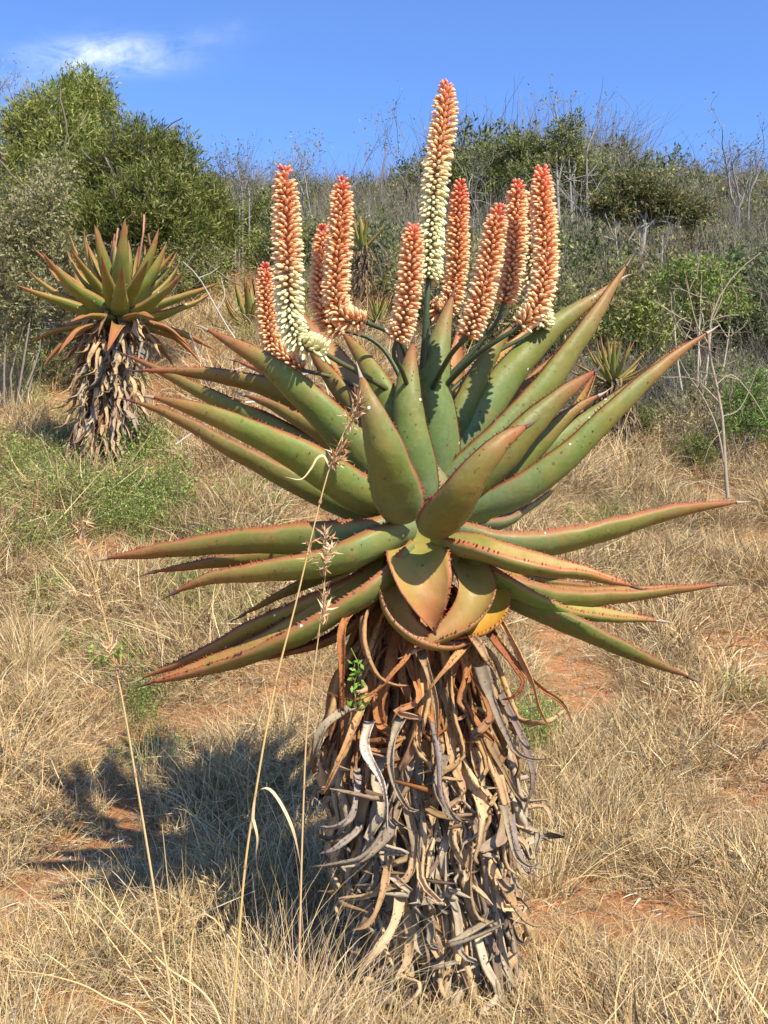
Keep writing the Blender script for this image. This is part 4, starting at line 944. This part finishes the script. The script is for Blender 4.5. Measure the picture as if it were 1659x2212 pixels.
# sky-line bare trees in the gap
def bare(name, label, px, py, Y, H, seed, r=.04, n=3, col=(.22, .20, .19), lean=(0, 0), leafy=0, depth=3, lcols=OLV, kids=3, spread=.5):
    x = (px - 829.5) * K * Y; z = gz(x, Y); base = np.array((x, Y, z)); zb = PX(px, py, Y)[2] - z
    t = thing(name, label, 'bare tree' if H > 1.5 else 'bare shrub', base); g = np.random.default_rng(seed); mb = MB(); ends = []
    for k in range(n):
        s0 = np.array((g.normal(0, .06 * H), g.normal(0, .06 * H), -.2)); tube(mb, [s0, np.array((lean[0] * .3, lean[1] * .3, zb * .5)) + s0, np.array((lean[0], 0, zb)) + s0], [r * 1.3, r], 6, col, n=6)
        branches(mb, np.array((lean[0], 0, zb)) + s0, (g.normal(0, .3) + lean[0] * .4, g.normal(0, .3), 1), H * .5, r, depth, g, col, spread, kids, ends)
    mb.build('branches', M_BARK, t)
    if leafy:
        mb = MB(); P = np.array([e_[0] for e_ in ends]); P = np.repeat(P, leafy, 0) + g.normal(0, .06, (len(P) * leafy, 3)); m = len(P)
        leaf_quads(mb, P, nrm(g.normal(size=(m, 3))), np.full(m, .10) * Y / 30, np.full(m, .035) * Y / 30, np.array(lcols)[g.integers(0, len(lcols), m)], g); mb.build('leaves', M_LEAF, t, smooth=False)
    return t
bare('bare_tree', 'bare twiggy tree against the sky right of the domed green tree', 520, 425, 38., 2.3, 31, n=4, leafy=1, r=.03, depth=3, kids=4)
bare('bare_tree', 'crooked bare tree with a few leaves against the sky between the first two spikes', 680, 425, 38., 3.0, 33, n=2, lean=(-.3, 0), leafy=2, r=.03, kids=4)
bare('bare_tree', 'thin upright sapling against the sky right of the second flower spike', 765, 400, 40., 3.4, 35, n=1, leafy=1, r=.025, spread=.25)
bare('bare_tree', 'thin leafy sapling against the sky left of the tallest flower spike', 835, 390, 40., 3.2, 36, n=1, leafy=2, r=.025, spread=.3)
bare('bare_tree', 'fine twigs rising to the sky just behind the tallest flower spike', 905, 400, 36., 4.2, 37, n=1, leafy=1, r=.02, spread=.4)
bare('bare_tree', 'sparse dry tree top above the dark skyline tree', 1250, 330, 34., 3.2, 38, n=2, leafy=2, r=.03)
bare('bare_tree', 'leafless grey tree below the right skyline beside the far slope', 1350, 410, 34., 2.6, 39, n=3, leafy=2, r=.024)
bare('bare_tree', 'tangled bare tree rising at the right edge of the skyline', 1600, 440, 34., 3.4, 40, n=4, leafy=3)
bare('bare_tree', 'wispy dead tree at the top left behind the tall green tree', 20, 330, 22., 2.6, 41, n=4, leafy=2, lcols=PAL, r=.02)
bare('bare_tree', 'grey leafless tree behind the rightmost flower spikes', 1270, 455, 30., 2.6, 42, n=3, r=.022, col=(.25, .23, .19))
bare('bare_tree', 'pale leafless tree on the slope beside the tallest flower spike', 1030, 440, 30., 2.8, 43, n=3, r=.022, col=(.25, .23, .19), leafy=1)
# bare sapling at right and a few hand shaped stems
Y = 10.5; x0 = (1568 - 829.5) * K * Y; b_ = np.array((x0, Y, gz(x0, Y))); t = thing('bare_sapling', 'slender bare sapling with pale forking branches at the right edge', 'sapling', b_); mb = MB(); q = lambda px, py, dy=0: PX(px, py, Y + dy) - b_
WBK = (.30, .25, .17)
for pts_, r0, r1 in (([(1572, 1075), (1566, 1000), (1560, 900), (1545, 820), (1530, 740), (1545, 660), (1590, 590), (1645, 545)], .028, .006), ([(1566, 1010), (1550, 930), (1520, 860), (1480, 800), (1460, 760)], .018, .004),
                     ([(1555, 870), (1500, 820), (1440, 815), (1400, 812)], .014, .003), ([(1548, 830), (1580, 810), (1620, 850), (1655, 905)], .013, .005), ([(1532, 745), (1505, 700), (1490, 640), (1480, 600)], .012, .003),
                     ([(1560, 900), (1600, 880), (1640, 790)], .011, .003), ([(1540, 690), (1560, 640), (1555, 580)], .009, .003), ([(1575, 1075), (1560, 1060), (1500, 1040), (1440, 1060)], .010, .003), ([(1560, 930), (1535, 960), (1520, 1000)], .009, .003)):
    tube(mb, [q(a_, b2) for a_, b2 in pts_], [r0 * .72, r1 * .8], 6, WBK, n=14)
g = np.random.default_rng(3)
for _ in range(16): branches(mb, q(g.uniform(1470, 1620), g.uniform(620, 900), g.normal(0, .1)), g.normal(size=3), .45, .006, 1, g, WBK, .6)
mb.build('branches', M_BARK, t)
# dead grey branches lying and standing left of centre
Y = 7.5; b_ = np.array(((560 - 829.5) * K * Y, Y, gz((560 - 829.5) * K * Y, Y))); t = thing('fallen_branch', 'bleached dead branch lying on the slope behind the left leaves', 'branch', b_); mb = MB()
for pts_, r0 in (([(430, 812), (520, 806), (600, 818), (700, 800)], .016), ([(600, 818), (560, 790), (500, 800)], .010), ([(470, 880), (560, 868), (650, 880), (740, 850)], .012), ([(560, 868), (600, 850), (640, 855)], .007), ([(380, 960), (470, 900), (520, 895)], .007)):
    tube(mb, [q2 - b_ for q2 in [PX(a_, b2, Y) for a_, b2 in pts_]], [r0, r0 * .35], 6, (.50, .46, .38), n=12)
for _ in range(12): branches(mb, PX(g.uniform(450, 720), g.uniform(805, 890), Y) - b_, g.normal(size=3), .35, .005, 1, g, (.4, .36, .3), .6)
mb.build('branches', M_BARK, t)
Y = 8.; b_ = np.array(((430 - 829.5) * K * Y, Y, gz((430 - 829.5) * K * Y, Y))); t = thing('dead_stem', 'thin pale leafless stem right of the large left aloe', 'stem', b_); mb = MB()
for pts_, r0 in (([(545, 780), (500, 720), (470, 670), (430, 600), (395, 565)], .008), ([(470, 670), (485, 640), (478, 600)], .005), ([(430, 600), (455, 590), (475, 575)], .005)):
    tube(mb, [PX(a_, b2, Y) - b_ for a_, b2 in pts_], [r0, r0 * .4], 5, (.46, .42, .34), n=10)
mb.build('branches', M_BARK, t)

# the scrub on the hillside, read as one mass
def bush(seed, cols, tw, nl=11, ll=.078, lw=.030, twig=(.30, .26, .20), ntwig=5, h=1.4, w=1.1):
    g = np.random.default_rng(seed); lb = [(g.normal(0, w * .35), g.normal(0, w * .35), h * g.uniform(.3, .85), w * g.uniform(.3, .55), w * g.uniform(.3, .5), h * g.uniform(.22, .4)) for _ in range(6)]
    mb = MB(); foliage(mb, lb, int(tw * 2.0), nl, .28, ll, lw, cols, seed, dens=.1, rand=.5); m2 = MB(); ends = []
    for k in range(ntwig): branches(mb, (g.normal(0, .15), g.normal(0, .15), -.1), (g.normal(0, .4), g.normal(0, .4), 1), h * .95, .012, 2, g, twig, .4, 4, up=.25)
    return mb
bl = [(bush(1, OLV, 300), M_LEAF), (bush(2, OLV + PAL, 260), M_LEAF), (bush(3, DRK, 360), M_LEAF), (bush(4, BRN + OLV, 260), M_LEAF), (bush(5, PAL, 110, ntwig=8), M_LEAF), (bush(6, GRN + OLV, 330), M_LEAF), (bush(7, OLV, 90, ntwig=10), M_LEAF), (bush(8, BRN, 150, ntwig=9), M_LEAF)]
C_BUSH = libcol('scrub_bushes', bl)
pts = []; rz = []; sc = []; ix = []
r_ = np.random.default_rng(5)
CLEAR = [(783, gp(783, 690)[1] + 1.0, 48), (515, gp(515, 598)[1] + 1.5, 34), (1345, gp(1345, 985)[1] + 1.2, 75), (545, gp(545, 725)[1] + 1, 60), (815, gp(815, 742)[1] + 1, 60)]
def scrub(px0, px1, n, y0, y1, s0, s1, wts):
    for _ in range(n):
        Yb = math.sqrt(r_.uniform(y0 * y0, y1 * y1)); px = r_.uniform(px0, px1); x = (px - 829.5) * K * Yb
        s_ = r_.uniform(s0, s1)
        if any(abs(px - ap) < aw + .85 * s_ / (K * Yb) and Yb < ay for ap, ay, aw in CLEAR): continue
        pts.append((x, Yb, gz(x, Yb) - .1)); rz.append(r_.uniform(0, 6.28)); sc.append(s_); ix.append(r_.choice(8, p=np.array(wts) / sum(wts)))
scrub(-100, 480, 90, 20, 40, 1.0, 1.9, [2, 2, 2, 1, 1, 3, 0, 1])
scrub(440, 800, 150, 34, 58, 1.0, 2.0, [2, 2, 4, 1, .6, 4, .5, 1])
scrub(600, 860, 30, 22, 30, .4, .8, [2, 2, 1, 2, 1, 1, 1, 1])
scrub(800, 1240, 350, 21, 60, .8, 1.8, [5, 4, 2, 2, 1.2, 3, 1.2, 1])
scrub(1180, 1800, 460, 22, 60, .9, 1.9, [5, 4, 2.5, 3, 1.0, 2.5, .8, 1.2])
scrub(1150, 1750, 130, 14, 22, .35, .8, [2, 3, .3, 1, 5, .5, 6, 3])
scrub(-700, -100, 80, 20, 60, 1, 2, [1] * 8); scrub(1750, 2600, 110, 18, 60, 1, 2, [1] * 8)
scrub(980, 1330, 110, 40, 58, 1.8, 3.0, [3, 3, 5, 2, .3, 4, .2, .4]); scrub(1330, 1750, 90, 42, 60, 1.4, 2.4, [3, 3, 4, 2, .5, 2, .3, .6])
scrub(-300, 2000, 260, 60, 85, 1.2, 2.4, [3, 3, 4, 1, 1, 3, 1, 1])
scatter('hillside_scrub', pts, rz, sc, ix, C_BUSH, label='mixed olive and grey bushes covering the upper hillside', cat='scrub')

# ------------------------------------------------------------------ tall foreground grass stalks
STC = np.array([(.48, .36, .15), (.60, .42, .20), (.50, .33, .13)])
def stalk(label, pts_, r, heads=(), cols=STC, leaves=(), red=False, name='grass_stalk'):
    P = [PX(*p_) for p_ in pts_]; b0 = P[0].copy(); b0[2] = gz(b0[0], b0[1]); P = [b0 + (0, 0, -.02)] + P; t = thing(name, label, 'grass stalk', b0, 'tall dry grass stalks in front'); mb = MB()
    g = np.random.default_rng(len(label)); tube(mb, [p_ - b0 for p_ in P], [r, r, r * .8, r * .4], 6, cols, n=44)
    S = catmull([p_ - b0 for p_ in P], 24)
    for k in range(5, 22, 5): tube(mb, [S[k] - (S[k + 1] - S[k]) * .06, S[k] + (S[k + 1] - S[k]) * .06], [r * 1.5, r * 1.3], 6, (.33, .2, .09))
    mb.build('culm', M_GRASS, t)
    for px, py, YY, n, sz in heads:
        c = PX(px, py, YY) - b0; mb = MB(); d0 = nrm(g.normal(0, .4, 3) + (0.1, 0, 1)); P_ = c + np.outer(g.uniform(-1, 1, n), d0) * sz * 1.1 + g.normal(0, sz * .14, (n, 3)); D = nrm(d0 * .8 + g.normal(0, .7, (n, 3)))
        cc = np.array([(.50, .30, .15), (.62, .45, .27), (.40, .22, .10)])[g.integers(0, 3, n)]
        leaf_quads(mb, P_, D, np.full(n, .026) * g.uniform(.6, 1.4, n), np.full(n, .0045), cc, g)
        for k in range(n // 3): tube(mb, [P_[k], P_[k] + D[k] * .03], [.0007, .0003], 3, (.45, .3, .15))
        mb.build('seed_head', M_GRASS, t, smooth=False)
    for lp, w in leaves:
        mb = MB(); S_ = catmull([PX(*p_) - b0 for p_ in lp], 26); T_, W_, N_ = frames(S_, (1, .5, .2)); pr = np.interp(np.linspace(0, 1, 26), [0, .1, .7, 1], [.6, 1, .8, .1])[:, None] * w * .5
        tw = np.linspace(0, 2.2, 26)[:, None]; Wd = W_ * np.cos(tw) + N_ * np.sin(tw); V = np.stack([S_ - Wd * pr, S_ + Wd * pr], 1).reshape(-1, 3); F = [(2 * k, 2 * k + 1, 2 * k + 3, 2 * k + 2) for k in range(25)]
        mb.add(V, F, (.62, .46, .25)); mb.build('blade', M_GRASS, t)
    return t
stalk('long dry grass stalk at the left leaning left with reddish seed tufts', [(385, 2290, 2.15), (345, 2000, 2.16), (300, 1720, 2.18), (262, 1500, 2.2), (215, 1290, 2.22), (192, 1200, 2.23), (176, 1140, 2.24)], .0030,
      heads=[(178, 1150, 2.24, 34, .030), (186, 1195, 2.23, 12, .012), (207, 1290, 2.22, 9, .014), (240, 1400, 2.2, 14, .02), (228, 1410, 2.2, 12, .02), (258, 1450, 2.2, 10, .014)])
stalk('golden grass stalk crossing the left lower leaves and bending right to brown seed heads', [(500, 2290, 2.2), (522, 1950, 2.21), (545, 1760, 2.22), (590, 1500, 2.23), (640, 1300, 2.24), (680, 1130, 2.25), (712, 1010, 2.26), (745, 930, 2.27), (774, 870, 2.28)], .0030,
      heads=[(772, 880, 2.28, 60, .030), (755, 915, 2.27, 30, .024), (728, 985, 2.26, 50, .028), (720, 1000, 2.26, 20, .02), (668, 1195, 2.25, 16, .022)], cols=np.array([(.50, .34, .12), (.60, .40, .14), (.52, .36, .16)]),
      leaves=[([(712, 1010, 2.26), (700, 985, 2.25), (685, 990, 2.24), (672, 1012, 2.24), (650, 1035, 2.24), (615, 1030, 2.25)], .005), ([(545, 1790, 2.22), (552, 1720, 2.20), (575, 1702, 2.19), (600, 1725, 2.18), (632, 1790, 2.18), (650, 1870, 2.2)], .008),
              ([(545, 1760, 2.22), (556, 1810, 2.2), (553, 1850, 2.2), (560, 1900, 2.2)], .006)])
stalk('straight dry grass stalk right of the golden one with feathery pale seed heads', [(640, 2290, 2.2), (648, 2000, 2.2), (654, 1780, 2.21), (664, 1560, 2.22), (686, 1390, 2.23), (700, 1270, 2.24), (708, 1180, 2.25)], .0027,
      heads=[(706, 1185, 2.25, 60, .034), (700, 1225, 2.24, 26, .02), (702, 1300, 2.24, 34, .022), (697, 1340, 2.24, 12, .018)])
stalk('broken straw leaning from lower left towards the tuft', [(480, 2225, 2.2), (350, 2080, 2.2), (240, 1970, 2.2), (135, 1868, 2.22)], .0026)
stalk('short straw bending up and left near the bottom left corner', [(330, 2260, 2.1), (220, 2150, 2.1), (120, 2110, 2.1), (20, 2095, 2.12)], .0028)
stalk('pale straw leaning left over the red soil at lower left', [(400, 2290, 2.3), (320, 2150, 2.3), (230, 2020, 2.3), (160, 1950, 2.32)], .0024)
stalk('upright green tinged straw beside the long left stalk', [(400, 2290, 2.3), (372, 2000, 2.3), (360, 1880, 2.3), (350, 1780, 2.3)], .0022, cols=np.array([(.34, .33, .14), (.45, .38, .18), (.5, .4, .2)]))
stalk('stiff straw crossing low to the right in front of the tuft', [(420, 2000, 2.3), (560, 2110, 2.25), (680, 2230, 2.2)], .0024)
# near tussocks at the bottom
for lab, px, py, Y, n, ln, sd in (('pale dry tussock of upright blades at the bottom left of centre', 575, 2260, 2.75, 420, (.28, .72), 1), ('pinkish dry tussock at the bottom beside the aloe base', 680, 2240, 2.8, 260, (.22, .58), 2), ('grey brown tussock at the bottom below the aloe trunk', 830, 2240, 2.9, 260, (.14, .38), 3),
                                  ('straw tussock in the bottom left corner', 60, 2260, 2.8, 200, (.2, .5), 4), ('long bladed tussock leaning right of the trunk base', 1180, 1930, None, 150, (.3, .65), 5), ('curly pale tussock of dead blades right of the trunk', 1340, 1560, None, 320, (.12, .34), 6),
                                  ('tussock with long blades at the shadow edge left of the trunk', 330, 1700, None, 220, (.2, .5), 7), ('dry tussock at the left edge with tall blades', 60, 1450, None, 240, (.3, .7), 8), ('golden upright tussock low right of the trunk', 1300, 1800, None, 160, (.25, .55), 9)):
    if Y is None: b0 = gp(px, py)
    else: b0 = PX(px, py, Y); b0[2] = gz(b0[0], b0[1])
    mb = MB(); pk = [(.62, .42, .30), (.55, .36, .24)] if sd == 2 else []
    blades(mb, n, .10, ln, (.38 if sd != 6 else .9, .26), (.03, .22 if sd != 6 else .6), .0034 if sd != 6 else .007, STRAW[:6] + pk * 3, 300 + sd, 8, .10)
    o = mb.build('grass_tussock', M_GRASS, None, smooth=False, loc=b0); o['label'] = lab; o['category'] = 'grass tussock'; o['group'] = 'dry grass tussocks'
# green vine on the skirt
b0 = PX(765, 1500, 3.02); t = thing('creeping_vine', 'small bright green creeper hanging on the dead leaves at the trunk top left', 'creeper', b0); mb = MB(); tube(mb, [PX(*p_) - b0 for p_ in ((758, 1400, 3.0), (775, 1440, 2.98), (765, 1480, 2.97), (770, 1540, 2.99))], [.0015, .001], 4, (.2, .3, .05), n=14)
P_ = np.array([PX(g.normal(770, 10), g.uniform(1430, 1540), 2.97) - b0 for _ in range(40)]); leaf_quads(mb, P_, nrm(g.normal(size=(40, 3))), np.full(40, .022), np.full(40, .011), np.array([(.22, .38, .06)]) * g.uniform(.7, 1.3, (40, 1)), g); mb.build('leaves', M_WEED, t, smooth=False)
